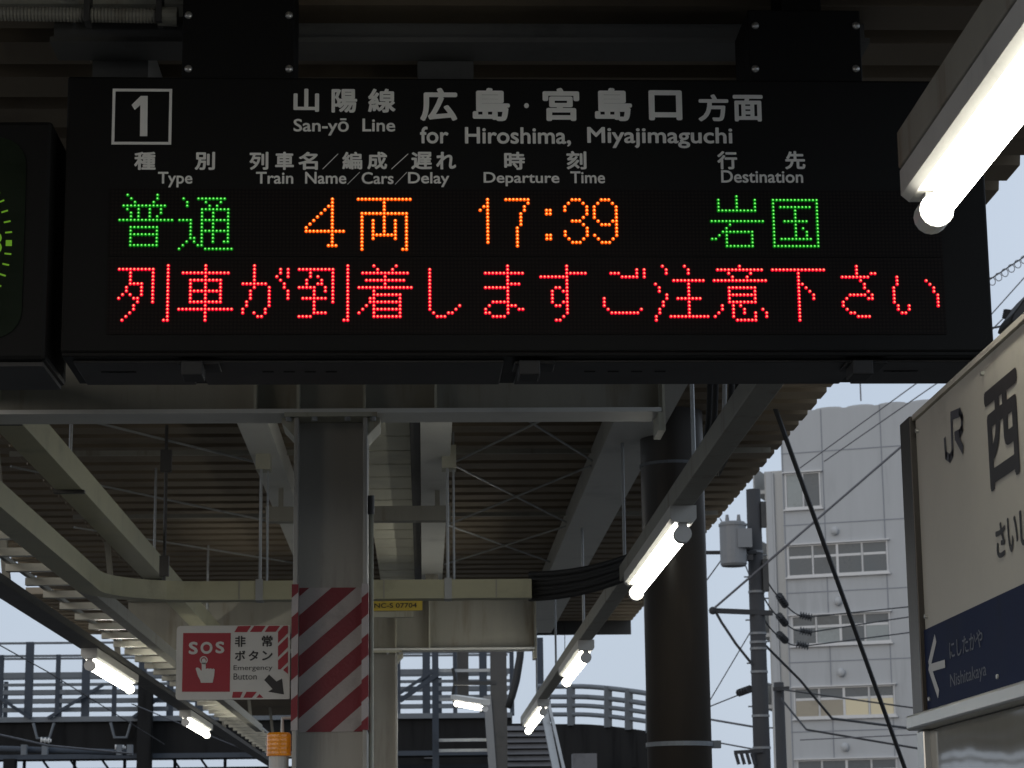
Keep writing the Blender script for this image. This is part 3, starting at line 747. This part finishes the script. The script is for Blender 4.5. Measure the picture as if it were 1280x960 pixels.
# ------------------------------------------------------------------ station name sign at the right
XS = 1.2
def T(px, py): q = PX(px, py, XS); return q
st = thing('station_name_sign', 'white station name sign with navy band seen edge-on at right', 'sign', (XS, 5, 0))
tl = T(1143, 540); zt = T(1200, 474).z; zbw = T(1150, 790).z; zbn = T(1152, 893).z
yfar = tl.y; ynear = yfar - 1.95
MB().box((XS + .004, ynear, zbn), (XS + .09, yfar, zt)).build('panel', 'stnface', st)
MB().box((XS, ynear, zbn + .001), (XS + .0038, yfar, zbw)).build('navy_band', 'navy', st)
yf2 = T(1131, 545).y
MB().box((XS - .012, yfar + .001, zbn - .03), (XS + .1, yf2, zt + .012)).build('end_frame', 'mast', st, bevel=.003)
zr0 = T(1155, 912).z
MB().box((XS - .03, ynear, zr0), (XS + .11, yf2, zbn - .001)).build('bottom_rail', 'stainless', st, bevel=.006)
MB().box((XS - .004, ynear, zt + .001), (XS + .1, yfar, zt + .014)).build('top_rail', 'stnface', st)
yp0 = T(1157, 930).y; yp1 = T(1152, 930).y
MB().box((XS - .006, yp0 - .0, 0), (XS + .05, yf2 - .003, zr0 - .001)).build('post', 'stainless', st, bevel=.004)
MB().box((XS - .006, ynear, 0), (XS + .05, ynear + .05, zr0 - .001)).build('post', 'stainless', st, bevel=.004)
MB().box((XS + .012, ynear + .051, zr0 - .75), (XS + .03, yp0 - .001, zr0 - .002)).build('notice_panel', 'acrylic', st)
XT = XS + .0028
for yy_, zz_ in ((yfar - .03, zt - .03), (yfar - .03, zbw + .03), (yfar - .03, zbn + .03), (yfar - .7, zt - .03), (yfar - .7, zbn + .03)):
    MB().tube([(XS - .004, yy_, zz_), (XS + .0042, yy_, zz_)], .005, 10).build('screw', 'stainless', st)
def wtext(mb, t, p_tl, p_br, bold=.02, X=XT):
    """far top corner and near bottom corner on the sign face"""
    a_ = T(*p_tl); b_ = T(*p_br)
    put_text(mb, t, lambda u, v: Vector((X, a_.y + (b_.y - a_.y)*u, b_.z + (a_.z - b_.z)*v)), bold)
m_ = MB(); wtext(m_, '西', (1228, 492), (1276, 590), .03)
a_ = T(1228, 492); b_ = T(1276, 590); gap = (a_.y - b_.y)
put_text(m_, '条', lambda u, v: Vector((XT, b_.y - gap*.25 - gap*u, b_.z + (a_.z - b_.z)*v)), .03)
m_.build('station_name_lettering', 'ink', st)
m_ = MB(); k0 = T(1242, 655); k1 = T(1257, 700)
kw = (k0.y - k1.y); kz0 = T(1245, 700).z; kz1 = T(1245, 655).z
for i, chh in enumerate('さいじょう'):
    sc_ = .6 if chh == 'ょ' else 1
    put_text(m_, chh, lambda u, v: Vector((XT, k0.y - i*kw*1.2 - kw*sc_*u, kz0 + (kz1 - kz0)*sc_*v)), .03)
m_.build('station_kana_lettering', 'ink', st)
# railway emblem: joined J and R strokes, measured on the enlarged view
def TQ(zx, zy): return T(1120 + zx/2.825, 380 + zy/2.825)
def strip(mb, pts, wd, X):
    qs = [TQ(*p) for p in pts]
    for i in range(len(qs)-1):
        a_, b_ = qs[i], qs[i+1]; d_ = (b_ - a_).normalized(); n_ = Vector((0, -d_.z, d_.y))*wd/2
        e_ = d_*wd*.3
        mb.add([(X, *(a_ - e_ + n_).yz), (X, *(b_ + e_ + n_).yz), (X, *(b_ + e_ - n_).yz), (X, *(a_ - e_ - n_).yz)], [(0,1,2,3)])
m_ = MB()
strip(m_, [(168,480),(172,535),(186,545),(195,528),(191,395)], .020, XT)
strip(m_, [(191,395),(222,382),(229,400),(229,440),(222,456),(205,466)], .020, XT - .0006)
strip(m_, [(208,466),(232,512)], .022, XT - .0012)
m_.build('railway_logo', 'inkgrey', st)
XB = XS - .0012
def TB(zx, zy): return T(1130 + zx/4, 720 + zy/4)
m_ = MB()
for pts in ([(160,310),(128,448)], [(128,448),(176,592)]):
    qs = [TB(*p) for p in pts]; d_ = (qs[1]-qs[0]).normalized(); n_ = Vector((0, -d_.z, d_.y))*.012
    m_.add([(XB - .0004*(pts[0][0] < 150), *(q).yz) for q in (qs[0]+n_, qs[1]+n_, qs[1]-n_, qs[0]-n_)], [(0,1,2,3)])
qs = [TB(*p) for p in ((130,442),(208,418),(210,458),(136,480))]
m_.add([(XB - .0008, *q.yz) for q in qs], [(0,1,2,3)])
m_.build('arrow', 'signw', st)
def btext(t, za, zb_, name, bold):
    m_ = MB(); a_ = TB(*za); b_ = TB(*zb_)
    put_text(m_, t, lambda u, v: Vector((XB, a_.y + (b_.y-a_.y)*u, b_.z + (a_.z-b_.z)*v)), bold); m_.build(name, 'faded', st)
btext('にしたかや', (228, 330), (398, 352), 'next_station_kana_lettering', .008)
btext('Nishitakaya', (232, 492), (416, 518), 'next_station_english_lettering', .004)

# ------------------------------------------------------------------ building beyond the platform
WA = R(-22)
wo = P(957, 700, 95); wo = Vector((wo.x, wo.y, -1.2))
bl = thing('office_building', 'pale grey multi-storey building with rows of windows at right', 'building', wo, WA)
wx = Vector((math.cos(WA), math.sin(WA), 0)); wy = Vector((-math.sin(WA), math.cos(WA), 0))
def W(px, py):
    d = ray(px, py); t = (wo - EYE).dot(wy)/d.dot(wy); q = EYE + d*t - wo
    return q.dot(wx), q.z
ztop = W(1100, 506)[1]; zedge = W(960, 590)[1]
u1 = W(981, 700)[0]; u2 = u1 + 19
MB().box((u1, 0, 0), (u2, 14, ztop)).build('wall', 'wall', bl, local=True)
zl = W(962, 588)[1]
MB().box((0, .25, 0), (u1 - .003, 13, zl)).build('wall', 'wall2', bl, local=True)
MB().box((.1, .1, 0), (.32, .247, zl - .05)).build('drain_pipe', 'wall', bl, local=True)
MB().box((u1 - .55, .12, 0), (u1 - .40, .247, zl - .1)).build('drain_pipe', 'wall', bl, local=True)
hp = MB()
nh = 12
for k in range(nh):
    x = u1 + .7 + k*1.05; hp.tube([(x - .42, .45, ztop - .05), (x - .36, .45, ztop + .12), (x, .45, ztop + .20)], [.3, .28, .12], 8)
parap = MB()
pr = []
for k in range(nh):
    x = u1 + .75 + k*1.32
    for j in range(7):
        t = math.pi*(1 - j/6); pr.append((x + .58*math.cos(t), ztop + .01 + .08*math.sin(t)))
pr = [(u1 + .1, ztop + .002)] + pr + [(u2, ztop + .002)]
parap.prism(pr, lambda x, z, d: Vector((x, .05 + d, z)), .5); parap.build('parapet', 'wall', bl, local=True)
MB().tube([(W(1074, 505)[0], .4, ztop + .3), (W(1074, 505)[0], .4, ztop + 1.9)], .03, 6).build('lightning_rod', 'wiregrey', bl, local=True)
jt = MB()
for px, py in ((1000, 566), (1000, 656), (1000, 741), (1000, 828), (1000, 915)):
    z = W(px, py)[1]; jt.box((.0 + u1, -.012, z - .022), (u2, -.002, z + .022))
for px, py in ((981, 700), (1026, 560), (1100, 560)):
    x = W(px, py)[0] + .05; jt.box((x - .022, -.013, 0), (x + .022, -.003, ztop))
jt.build('panel_joint', 'joint', bl, local=True)
def window(pa, pb, cols, transom, panes):
    x0, z1 = W(*pa); x1, z0 = W(*pb)
    fr = MB(); t = .055
    fr.box((x0 - t, -.05, z0 - t*1.6), (x1 + t, -.004, z0)).box((x0 - t, -.04, z1), (x1 + t, -.004, z1 + t))
    fr.box((x0 - .12, -.16, z1 + t + .002), (x1 + .12, -.004, z1 + t + .05)).box((x0 - .12, -.12, z0 - t*1.6 - .06), (x1 + .12, -.004, z0 - t*1.6 - .002))
    xs = [x0 + (x1-x0)*k/cols for k in range(cols+1)]
    for i, x in enumerate(xs): 
        ww = .10 if (0 < i < cols and cols == 4 and i == 2) else .05
        fr.box((x - ww/2, -.035, z0), (x + ww/2, -.004, z1))
    zt_ = z0 + (z1-z0)*.62
    if transom:
        for i in range(cols): fr.box((xs[i] + .051, -.033, zt_ - .05), (xs[i+1] - .051, -.004, zt_ + .05))
    wn = fr.build('window', 'winframe', bl, local=True)
    for i in range(cols):
        a_, b_ = xs[i] + .026, xs[i+1] - .026
        if transom:
            MB().box((a_ + .026, -.020, zt_ + .051), (b_ - .026, -.003, z1 - .001)).build('pane', 'pane', wn, local=True)
            MB().box((a_ + .026, -.021, z0 + .001), (b_ - .026, -.003, zt_ - .051)).build('pane', panes[i], wn, local=True)
        else: MB().box((a_ + .026, -.020, z0 + .001), (b_ - .026, -.003, z1 - .001)).build('pane', panes[i], wn, local=True)
window((982, 594), (1026, 632), 2, False, ['panelight', 'pane'])
window((985, 684), (1110, 713), 4, True, ['pane', 'pane', 'pane', 'pane'])
window((990, 772), (1113, 800), 4, True, ['pane', 'panelight', 'pane', 'panelight'])
window((993, 862), (1119, 892), 4, True, ['panewarm', 'panewarm', 'panelit', 'panelit'])
window((997, 952), (1122, 982), 4, True, ['pane', 'pane', 'pane', 'pane'])
for px, py in ((1044, 664), (1048, 752), (1052, 841), (1057, 934)):
    x, z = W(px, py); MB().sphere((x, -.1, z), .16, 12, 8, (1, .8, 1.1)).box((x - .1, -.1, z - .1), (x + .1, -.003, z + .1)).build('vent_hood', 'wall', bl, local=True, smooth=True)
# balconies at the building's left flank, half hidden by the pole
for py in (610, 700, 790, 880):
    z = W(958, py)[1]
    MB().box((-.55, .5, z - .15), (-.004, 3, z)).box((-.55, .5, z + .001), (-.50, 3, z + 1.0)).build('balcony', 'wall2', bl, local=True)
# ------------------------------------------------------------------ utility poles, transformer
YU = 40.
q = P(947, 780, YU); zu = P(944, 612, YU).z
pu = thing('utility_pole', 'dark concrete utility pole with crossarms in front of the building', 'utility pole', (q.x, YU, -1.2))
MB().tube([(q.x, YU, -1.2), (q.x, YU, zu)], [.17, .125], 16).build('pole', 'pole', pu, smooth=True)
z = P(915, 766, YU).z; xa = P(890, 762, YU).x
MB().bar((xa, YU - .1, z + .03), (q.x + .25, YU - .1, z - .02), .07, .085).sphere((xa, YU - .1, z + .03), .07, 8, 6).build('crossarm', 'pole', pu)
z = P(900, 692, YU).z; xa2 = P(872, 692, YU).x
MB().bar((xa2, YU - .14, z), (q.x, YU - .14, z), .06, .06).build('crossarm', 'pole', pu)
z = P(945, 860, YU).z
for k, zz_ in enumerate((P(945, 690, YU).z, P(945, 740, YU).z, P(945, 792, YU).z, P(945, 803, YU).z, P(945, 811, YU).z, P(945, 840, YU).z, P(945, 895, YU).z, P(945, 935, YU).z)):
    r0 = .17 - .045*(zz_ + 1.2)/(zu + 1.2)
    MB().tube([(q.x, YU, zz_ - .02), (q.x, YU, zz_ + .02)], r0 + .012, 14).build('band', 'trafo', pu)
for k in range(12):
    zz_ = P(945, 640 + 27*k, YU).z; sx = -1 if k % 2 else 1
    MB().tube([(q.x, YU, zz_), (q.x + sx*.21, YU, zz_)], .013, 6).build('step_peg', 'trafo', pu)
MB().box((q.x + .11, YU - .12, P(950, 660, YU).z), (q.x + .20, YU, P(950, 628, YU).z)).box((q.x + .10, YU - .15, P(950, 740, YU).z), (q.x + .20, YU, P(950, 700, YU).z)).build('switch_box', 'darksteel', pu)
z = P(925, 922, YU).z
ba = MB().bar((P(916, 940, YU).x, YU - .16, P(916, 941, YU).z), (q.x, YU - .16, P(940, 939, YU).z), .05, .06)
for px in (918, 925, 932, 938): ba.tube([(P(px, 942, YU).x, YU - .16, P(px, 942, YU).z), (P(px + 4, 955, YU).x, YU - .16, P(px + 4, 956, YU).z)], .03, 6)
ba.build('crossarm', 'pole', pu)
tf = thing('pole_transformer', 'grey cylindrical transformer mounted on the utility pole', 'transformer', P(920, 708, YU))
c_ = P(917, 708, YU - .3); t_ = P(917, 653, YU - .3); rT = .23
MB().tube([(c_.x, YU - .32, c_.z), (c_.x, YU - .32, c_.z + .04), (c_.x, YU - .32, t_.z - .05), (c_.x, YU - .32, t_.z)], [rT*.9, rT, rT, rT*.92], 20).build('tank', 'trafo', tf)
MB().tube([(c_.x, YU - .32, t_.z - .07), (c_.x, YU - .32, t_.z - .03)], rT*1.06, 20).build('lid_rim', 'trafo', tf)
MB().box((c_.x + .05, YU - .56, c_.z + .30), (c_.x + .30, YU - .05, t_.z - .14)).build('control_box', 'trafo', tf)
for k in (-1, 1): MB().tube([(c_.x + k*.1, YU - .4, t_.z), (c_.x + k*.1, YU - .4, t_.z + .12)], [.04, .025], 8).build('bushing', 'trafo', tf)
MB().box((c_.x + rT*.7, YU - .36, c_.z + .1), (q.x - .09, YU - .2, c_.z + .2)).build('bracket', 'pole', tf)
q2 = P(975, 900, 60); 
p2 = thing('utility_pole', 'short thin grey pole beside the building, right of the taller pole', 'utility pole', (q2.x, 60, -1.2))
MB().tube([(q2.x, 60, -1.2), (q2.x, 60, P(975, 853, 60).z)], [.17, .13], 12).build('pole', 'pole', p2, smooth=True)
MB().bar((P(965, 862, 60).x, 59.8, P(965, 862, 60).z), (P(985, 861, 60).x, 59.8, P(985, 861, 60).z), .08, .1).build('crossarm', 'pole', p2)

# ------------------------------------------------------------------ wires
def wire(pts, r, label, m='wire', sag=0., group=None, name='overhead_wire', extra=None):
    pts = [P(*p) for p in pts]; fine = []
    for j in range(len(pts)-1):
        for s in range(8):
            t = s/8; q_ = pts[j].lerp(pts[j+1], t); q_.z -= sag*4*t*(1-t); fine.append(q_)
    fine.append(pts[-1])
    o = thing(name, label, 'wire', pts[0], group=group)
    if r < .0134 or r > .0136: r *= .68
    MB().tube(fine, r, 6).build('strand', m, o)
    if extra: extra(o)
    return o
wire([(958, 480, 12.2), (1140, 985, 14.5)], .0135, 'thick dark stay cable slanting down across the building', name='stay_cable')
wire([(893, 760, 39.8), (1150, 538, 39)], .03, 'long grey wire rising from the pole crossarm to the station sign', 'wiregrey')
g2 = 'thin wires across the top of the building'
wire([(1000, 585, 50), (1172, 460, 48)], .02, 'upper thin wire rising across the top storey of the building', 'wiregrey', group=g2)
wire([(1030, 577, 50), (1190, 466, 48)], .02, 'lower thin wire crossing the top storey near the station sign', 'wiregrey', group=g2)
def ins(pts):
    def f_(o):
        for a_, b_ in pts:
            pa, pb = P(*a_), P(*b_); m_ = MB()
            for k in range(9): 
                t = k/9; m_.tube([pa.lerp(pb, t), pa.lerp(pb, t + .06)], .07 if k % 2 == 0 else .04, 8)
            m_.build('insulator', 'wire', o)
    return f_
g3 = 'wires with black insulators at the pole'
for (x0, y0), (xe, ye), lab, jj in (((1000, 769), (1150, 757), 'top wire with black insulator leaving the pole', 0), ((1000, 788), (1150, 769), 'middle wire with black insulator leaving the pole', 1), ((996, 805), (1150, 789), 'lowest wire with black insulator leaving the pole', 2)):
    wire([(x0 + 14, y0 + 2, 42), (xe, ye, 44)], .018, lab, 'wire', group=g3, extra=ins([((x0, y0, 42), (x0 + 15, y0 + 3, 42))]))
    wire([(953, y0 - 55 + 10*jj, 40.2), (975, y0 - 22 + 6*jj, 41), (x0 + 2, y0 + 1, 42)], .02, ('top', 'middle', 'lowest')[jj] + ' jumper wire from the pole to its black insulator', sag=.06, group='jumper wires at the pole', extra=ins([((974, y0 - 24 + 6*jj, 41), (982, y0 - 12 + 4*jj, 41.3))]))
g4 = 'slack cables right of the pole'
wire([(956, 806, 40.1), (1000, 850, 41), (1040, 898, 42), (1150, 912, 44)], .035, 'slack cable bending below the lit windows', group=g4)
wire([(978, 862, 59.7), (1150, 886, 56)], .03, 'straight cable from the short pole across the lit windows', group=g4)
wire([(976, 873, 59.7), (1008, 912, 58), (1150, 936, 56)], .04, 'lowest slack cable from the short pole', group=g4)
wire([(1000, 925, 57), (1150, 918, 56)], .02, 'thin pale wire at the foot of the lit windows', 'wiregrey', group=g4)
g5 = 'wires left of the pole'
wire([(893, 762, 39.9), (902, 778, 39.9), (920, 805, 39.9), (940, 830, 39.9)], .035, 'black cable looping from the crossarm end down to the pole', group=g5)
wire([(880, 730, 41), (945, 640, 40)], .018, 'thin wire rising past the transformer', 'wiregrey', group=g5)
wire([(880, 888, 42), (938, 790, 40)], .014, 'faint wire slanting up beside the dark mast to the pole', 'wiregrey', group=g5)
wire([(880, 886, 42), (940, 862, 40)], .018, 'short wire to the small insulator left of the pole', 'wiregrey', group=g5, extra=ins([((924, 866, 40.4), (938, 861, 40))]))
wire([(880, 898, 60), (945, 909, 60)], .04, 'dark wire crossing low behind the pole', 'wiregrey', group=g5)
wire([(880, 925, 62), (945, 937, 62)], .03, 'lowest dark wire crossing behind the pole', 'wiregrey', group=g5)
wire([(900, 648, 39.8), (925, 690, 39.8), (937, 720, 39.8)], .015, 'thin lead from the transformer down to the pole', 'wiregrey', group=g5)
g6 = 'catenary wires right of the departure board'
def coil(o):
    m_ = MB()
    for k in range(6):
        c = P(1240 + 8*k, 349 - 5.4*k, 30); pts = []
        for j in range(13):
            t = 2*math.pi*j/12; pts.append(c + Vector((.045*math.cos(t), 0, .055*math.sin(t) - .03)))
        m_.tube(pts, .006, 5)
    m_.build('lashing', 'wiregrey', o)
wire([(1215, 364, 30), (1300, 308, 30)], .013, 'looped wire beside the right end of the departure board', group=g6, extra=coil)
wire([(1215, 420, 30), (1300, 325, 30)], .012, 'steep thin wire right of the departure board', 'wiregrey', group=g6)
wire([(1200, 452, 30), (1300, 352, 30)], .012, 'lower steep wire right of the departure board', 'wiregrey', group=g6)
wire([(1215, 402, 28), (1240, 410, 28), (1262, 406, 28), (1300, 380, 28)], .02, 'sagging dark cable over the station sign', group=g6, extra=ins([((1259, 398, 28), (1261, 388, 28))]))
bh = thing('equipment_box', 'dark rounded box over the station sign at the right edge', 'box', P(1275, 390, 8))
a_ = P(1263, 402, 8); b_ = P(1320, 362, 8)
MB().prism([(a_.x, a_.z), (a_.x + .012, a_.z + .03), (b_.x - .09, b_.z), (b_.x, b_.z), (b_.x, a_.z - .01), (a_.x + .05, a_.z - .005)], lambda x, z, d: Vector((x, 8 + d, z)), .2).build('cover', 'darksteel', bh, bevel=.006)
MB().tube([(b_.x - .03, 8.1, b_.z - .005), (b_.x - .03, 8.1, ZR - .001)], .012, 8).build('hanger_rod', 'darksteel', bh)
g7 = 'overhead wires over the tracks at left'
wire([(-30, 790, 30), (60, 840, 34), (205, 930, 44)], .014, 'diagonal overhead wire crossing the footbridge railing', group=g7)
wire([(-30, 912, 28), (60, 932, 30), (165, 942, 32)], .02, 'sagging pale wire below the footbridge deck', 'wiregrey', group=g7)
wire([(165, 880, 40), (300, 935, 46)], .016, 'overhead wire passing under the second left lamp', 'wiregrey', group=g7)
wire([(706, 835, 24), (706, 780, 23.5)], .006, 'vertical hanger wire between canopy end and lamp beam', group=g7)

# ------------------------------------------------------------------ footbridge behind
YF_ = 55.
fb = thing('footbridge', 'dark steel footbridge with tall railings crossing behind the platform', 'footbridge', P(200, 946, YF_))
def FZ(py, px=200): return P(px, py, YF_).z
def FX(px, py=880): return P(px, py, YF_).x
xl, xr_ = FX(-160), FX(640)
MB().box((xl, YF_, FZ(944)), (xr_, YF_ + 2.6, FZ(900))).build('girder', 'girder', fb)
MB().box((xl, YF_ - .12, FZ(901.5)), (xr_, YF_ - .002, FZ(895))).build('deck_edge', 'rail', fb)
MB().box((xl, YF_ - .15, FZ(948)), (xr_, YF_ - .002, FZ(942))).build('bottom_flange', 'bridge', fb)
for yy_, tag_ in ((YF_ - .06, 0), (YF_ + 2.5, 1)):
    for py, h in ((803, .05), (819, .05), (843, .13), (855, .07), (864, .10), (875, .10), (886, .10)):
        if tag_ and py in (803, 855): continue
        z = FZ(py) + (.16 if tag_ else 0)
        MB().box((xl, yy_ - .03, z - h/2), (xr_, yy_ + .03, z + h/2)).build('rail', 'rail', fb)
for k in range(-2, 10):
    x = FX(36 + 71*k); tall = True
    MB().box((x - .09, YF_ - .10, FZ(899)), (x + .09, YF_ - .091 + .10, FZ(803) + .03)).build('post', 'bridge', fb)
    x = FX(72 + 71*k); MB().box((x - .05, YF_ - .10, FZ(899)), (x + .05, YF_ - .0, FZ(819) + .03)).build('post', 'bridge', fb)
    x = FX(54 + 71*k); MB().box((x - .045, YF_ + 2.44, FZ(899)), (x + .045, YF_ + 2.56, FZ(840))).build('post', 'bridge', fb)
for a_, b_ in (((0, 870), (40, 897)), ((62, 897), (130, 856)), ((168, 897), (215, 862)), ((500, 870), (548, 838))):
    MB().bar((FX(a_[0]), YF_ - .2, FZ(a_[1])), (FX(b_[0]), YF_ - .2, FZ(b_[1])), .07, .07).build('brace', 'bridge', fb)
for px in (57, 153):
    x = FX(px); z0 = FZ(922); z1 = FZ(903)
    MB().tube([(x - .24, YF_ - .2, z1), (x - .14, YF_ - .2, z0), (x + .14, YF_ - .2, z0), (x + .24, YF_ - .2, z1)], .035, 8).build('hook_bracket', 'rail', fb)
for x0, x1_ in ((176, 193), (12, 26)):
    MB().box((FX(x0), YF_ - .6, -1.2), (FX(x1_), YF_ - .21, FZ(852 if x0 > 100 else 948))).build('leg', 'girder', fb)
for px, py in ((45, 950), (80, 955), (120, 952), (210, 955), (245, 953)):
    MB().bar((FX(px), YF_ + 1, FZ(944)), (FX(px + 16), YF_ + 1, FZ(966)), .05, .05).build('brace', 'bridge', fb)
pg = thing('track_gantry_pipe', 'dark pipe with fittings crossing in front of the footbridge girder at lower left', 'pipe', P(60, 939, 44))
MB().tube([P(-60, 934, 44), P(166, 941, 44)], .055, 10).build('pipe', 'bridge', pg, smooth=True)
for px in (31, 57, 150, 163):
    c = P(px, 938, 43.9); MB().box((c.x - .05, 43.75, c.z - .09), (c.x + .05, 43.93, c.z + .10)).build('fitting', 'rail', pg)
for px, py in ((57, 925), (150, 934)):
    a_ = P(px - 6, py, 43.9); b_ = P(px + 8, py + 1, 43.9); m_ = MB()
    for k in range(6): m_.tube([a_.lerp(b_, k/6), a_.lerp(b_, k/6 + .1)], .05 if k % 2 == 0 else .03, 8)
    m_.build('insulator', 'whitepl', pg)
for k in range(5):
    x0 = FX(20 + 64*k); MB().bar((x0, YF_ + 1.4, FZ(946)), (x0, YF_ + 1.4, FZ(975)), .07, .07).build('drop_post', 'bridge', fb)
MB().box((xl, YF_ + 1.3, FZ(958) - .05), (xr_, YF_ + 1.38, FZ(958) + .03)).build('lower_chord', 'bridge', fb)
# curved end of the bridge at the right
fe = thing('curved_footbridge_ramp', 'dark curved bridge deck with railing left of the dark mast', 'footbridge', P(745, 945, 48))
def cv(py_off, px): 
    t = (px - 680)/130; return P(px, py_off + 3 + 17*max(0, t - .35)**1.5, 48 - 3*t)
for py, r0 in ((855, .05), (868, .05), (879, .045), (890, .045)):
    MB().tube([cv(py, 672 + 7*k) for k in range(22)], r0, 8).build('rail', 'rail', fe, smooth=True)
for px in (680, 714, 760, 786, 812):
    MB().bar(cv(904, px), cv(853, px), .15, .15).build('post', 'rail', fe)
n = 22; vs = []
for k in range(n):
    a_ = cv(902, 672 + 7*k); b_ = cv(958 if k < 17 else 950, 672 + 7*k)
    vs += [a_, b_, a_ + Vector((0, 2, 0)), b_ + Vector((0, 2, 0))]
fs = []
for k in range(n-1):
    i = 4*k; j = i + 4; fs += [(i, i+1, j+1, j), (i+2, j+2, j+3, i+3), (i, j, j+2, i+2), (i+1, i+3, j+3, j+1)]
fs += [(0, 2, 3, 1), (4*n-4, 4*n-3, 4*n-1, 4*n-2)]
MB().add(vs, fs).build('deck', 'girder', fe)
a_ = P(708, 948, 47); b_ = P(737, 975, 47)
MB().box((a_.x, 44.9, b_.z), (b_.x, 45.4, a_.z)).build('drain_box', 'stair', fe)
# stair with ribbed cladding
stc = thing('station_stairs', 'ribbed grey stair enclosure with pale stringers behind the last lamp', 'stairs', P(665, 960, 38))
x0, x1_ = P(632, 930, 38).x, P(692, 930, 38).x
MB().box((x0, 38.05, P(660, 975, 38).z), (x1_, 40, P(660, 904, 38).z)).build('cladding', 'girder', stc)
lv = MB()
for k in range(9):
    z = P(660, 907 + 7.5*k, 38).z; lv.add([(x0, 38.045, z), (x1_, 38.045, z), (x1_, 37.98, z - .075), (x0, 37.98, z - .075), (x0, 38.045, z - .08), (x1_, 38.045, z - .08)], [(0,1,2,3), (3,2,5,4)])
lv.build('louvre_panel', 'stair', stc)
for (a_, b_, wd) in (((676, 868, 37), (700, 985, 36), .11), ((683, 868, 36.9), (710, 985, 35.9), .045)):
    MB().bar(P(*a_), P(*b_), wd, .14, (0, 1, 0)).build('stringer', 'galv', stc)
# dark service frame under beam 2
sf = thing('service_frame', 'dark steel frame of posts and bars behind the plain column', 'frame', P(590, 960, 31))
def H(px, py, Y=31): return P(px, py, Y)
for x0, x1_, m_ in ((540, 548, 'bridge'), (613, 633, 'darksteel')):
    a_ = H(x0, 812); b_ = H(x1_, 812); MB().box((a_.x, 31, -0.0), (b_.x, 31.2, a_.z + .6)).build('post', m_, sf)
for py in (838, 874, 925, 938):
    a_ = H(548, py); b_ = H(613, py); MB().box((a_.x + .002, 31.05, a_.z - .02), (b_.x - .002, 31.1, a_.z + .02)).build('bar', 'galv', sf)
MB().bar(H(500, 876), H(548, 842), .05, .06).build('brace', 'bridge', sf)
MB().box((H(572, 870).x, 31.25, H(572, 870).z), (H(586, 820).x, 31.5, H(586, 808).z)).build('equipment_box', 'darksteel', sf)
MB().bar(H(609, 870), H(617, 980), .10, .08, (0, 1, 0)).build('stringer', 'trafo', sf)
ck = [H(566, 835), H(569, 850), H(566, 868), H(568, 879)]
MB().tube(ck, .02, 6).build('cable', 'rubber', sf)
G = MB().box((G0.x - .05, G1.y - .2, G0.z + .117), (H(613, 870).x, G1.y - .1, G0.z + .16)); G.build('lamp_arm', 'darksteel', sf)
hc = thing('hanging_cable', 'thick black hanging cable beside the far service frame post', 'cable', P(650, 820, 28))
pts = [P(652, 790, 28), P(650, 822, 28), P(645, 850, 28), P(640, 870, 28), P(635, 885, 28)]
MB().tube(pts, [.05, .045, .05, .045, .04], 8).build('cable', 'rubber', hc, smooth=True)
dbk = thing('far_station_building', 'dark low station block filling the gap behind the service frame', 'building', P(560, 960, 70))
a_ = P(490, 905, 70); b_ = P(628, 975, 70)
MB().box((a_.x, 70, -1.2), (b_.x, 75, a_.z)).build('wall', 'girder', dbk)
MB().box((a_.x - .2, 69.7, a_.z + .002), (b_.x + .2, 75.2, a_.z + .25)).build('roof', 'bridge', dbk)
for x0, y0, x1_, y1 in ((508, 915, 525, 940), (530, 925, 545, 948), (552, 907, 570, 922), (592, 907, 612, 922)):
    c0_ = P(x0, y0, 69.9); c1_ = P(x1_, y1, 69.9); MB().box((c0_.x, 69.9, c1_.z), (c1_.x, 69.998, c0_.z)).build('window', 'stair', dbk)

bpy.data.objects.remove(_to)
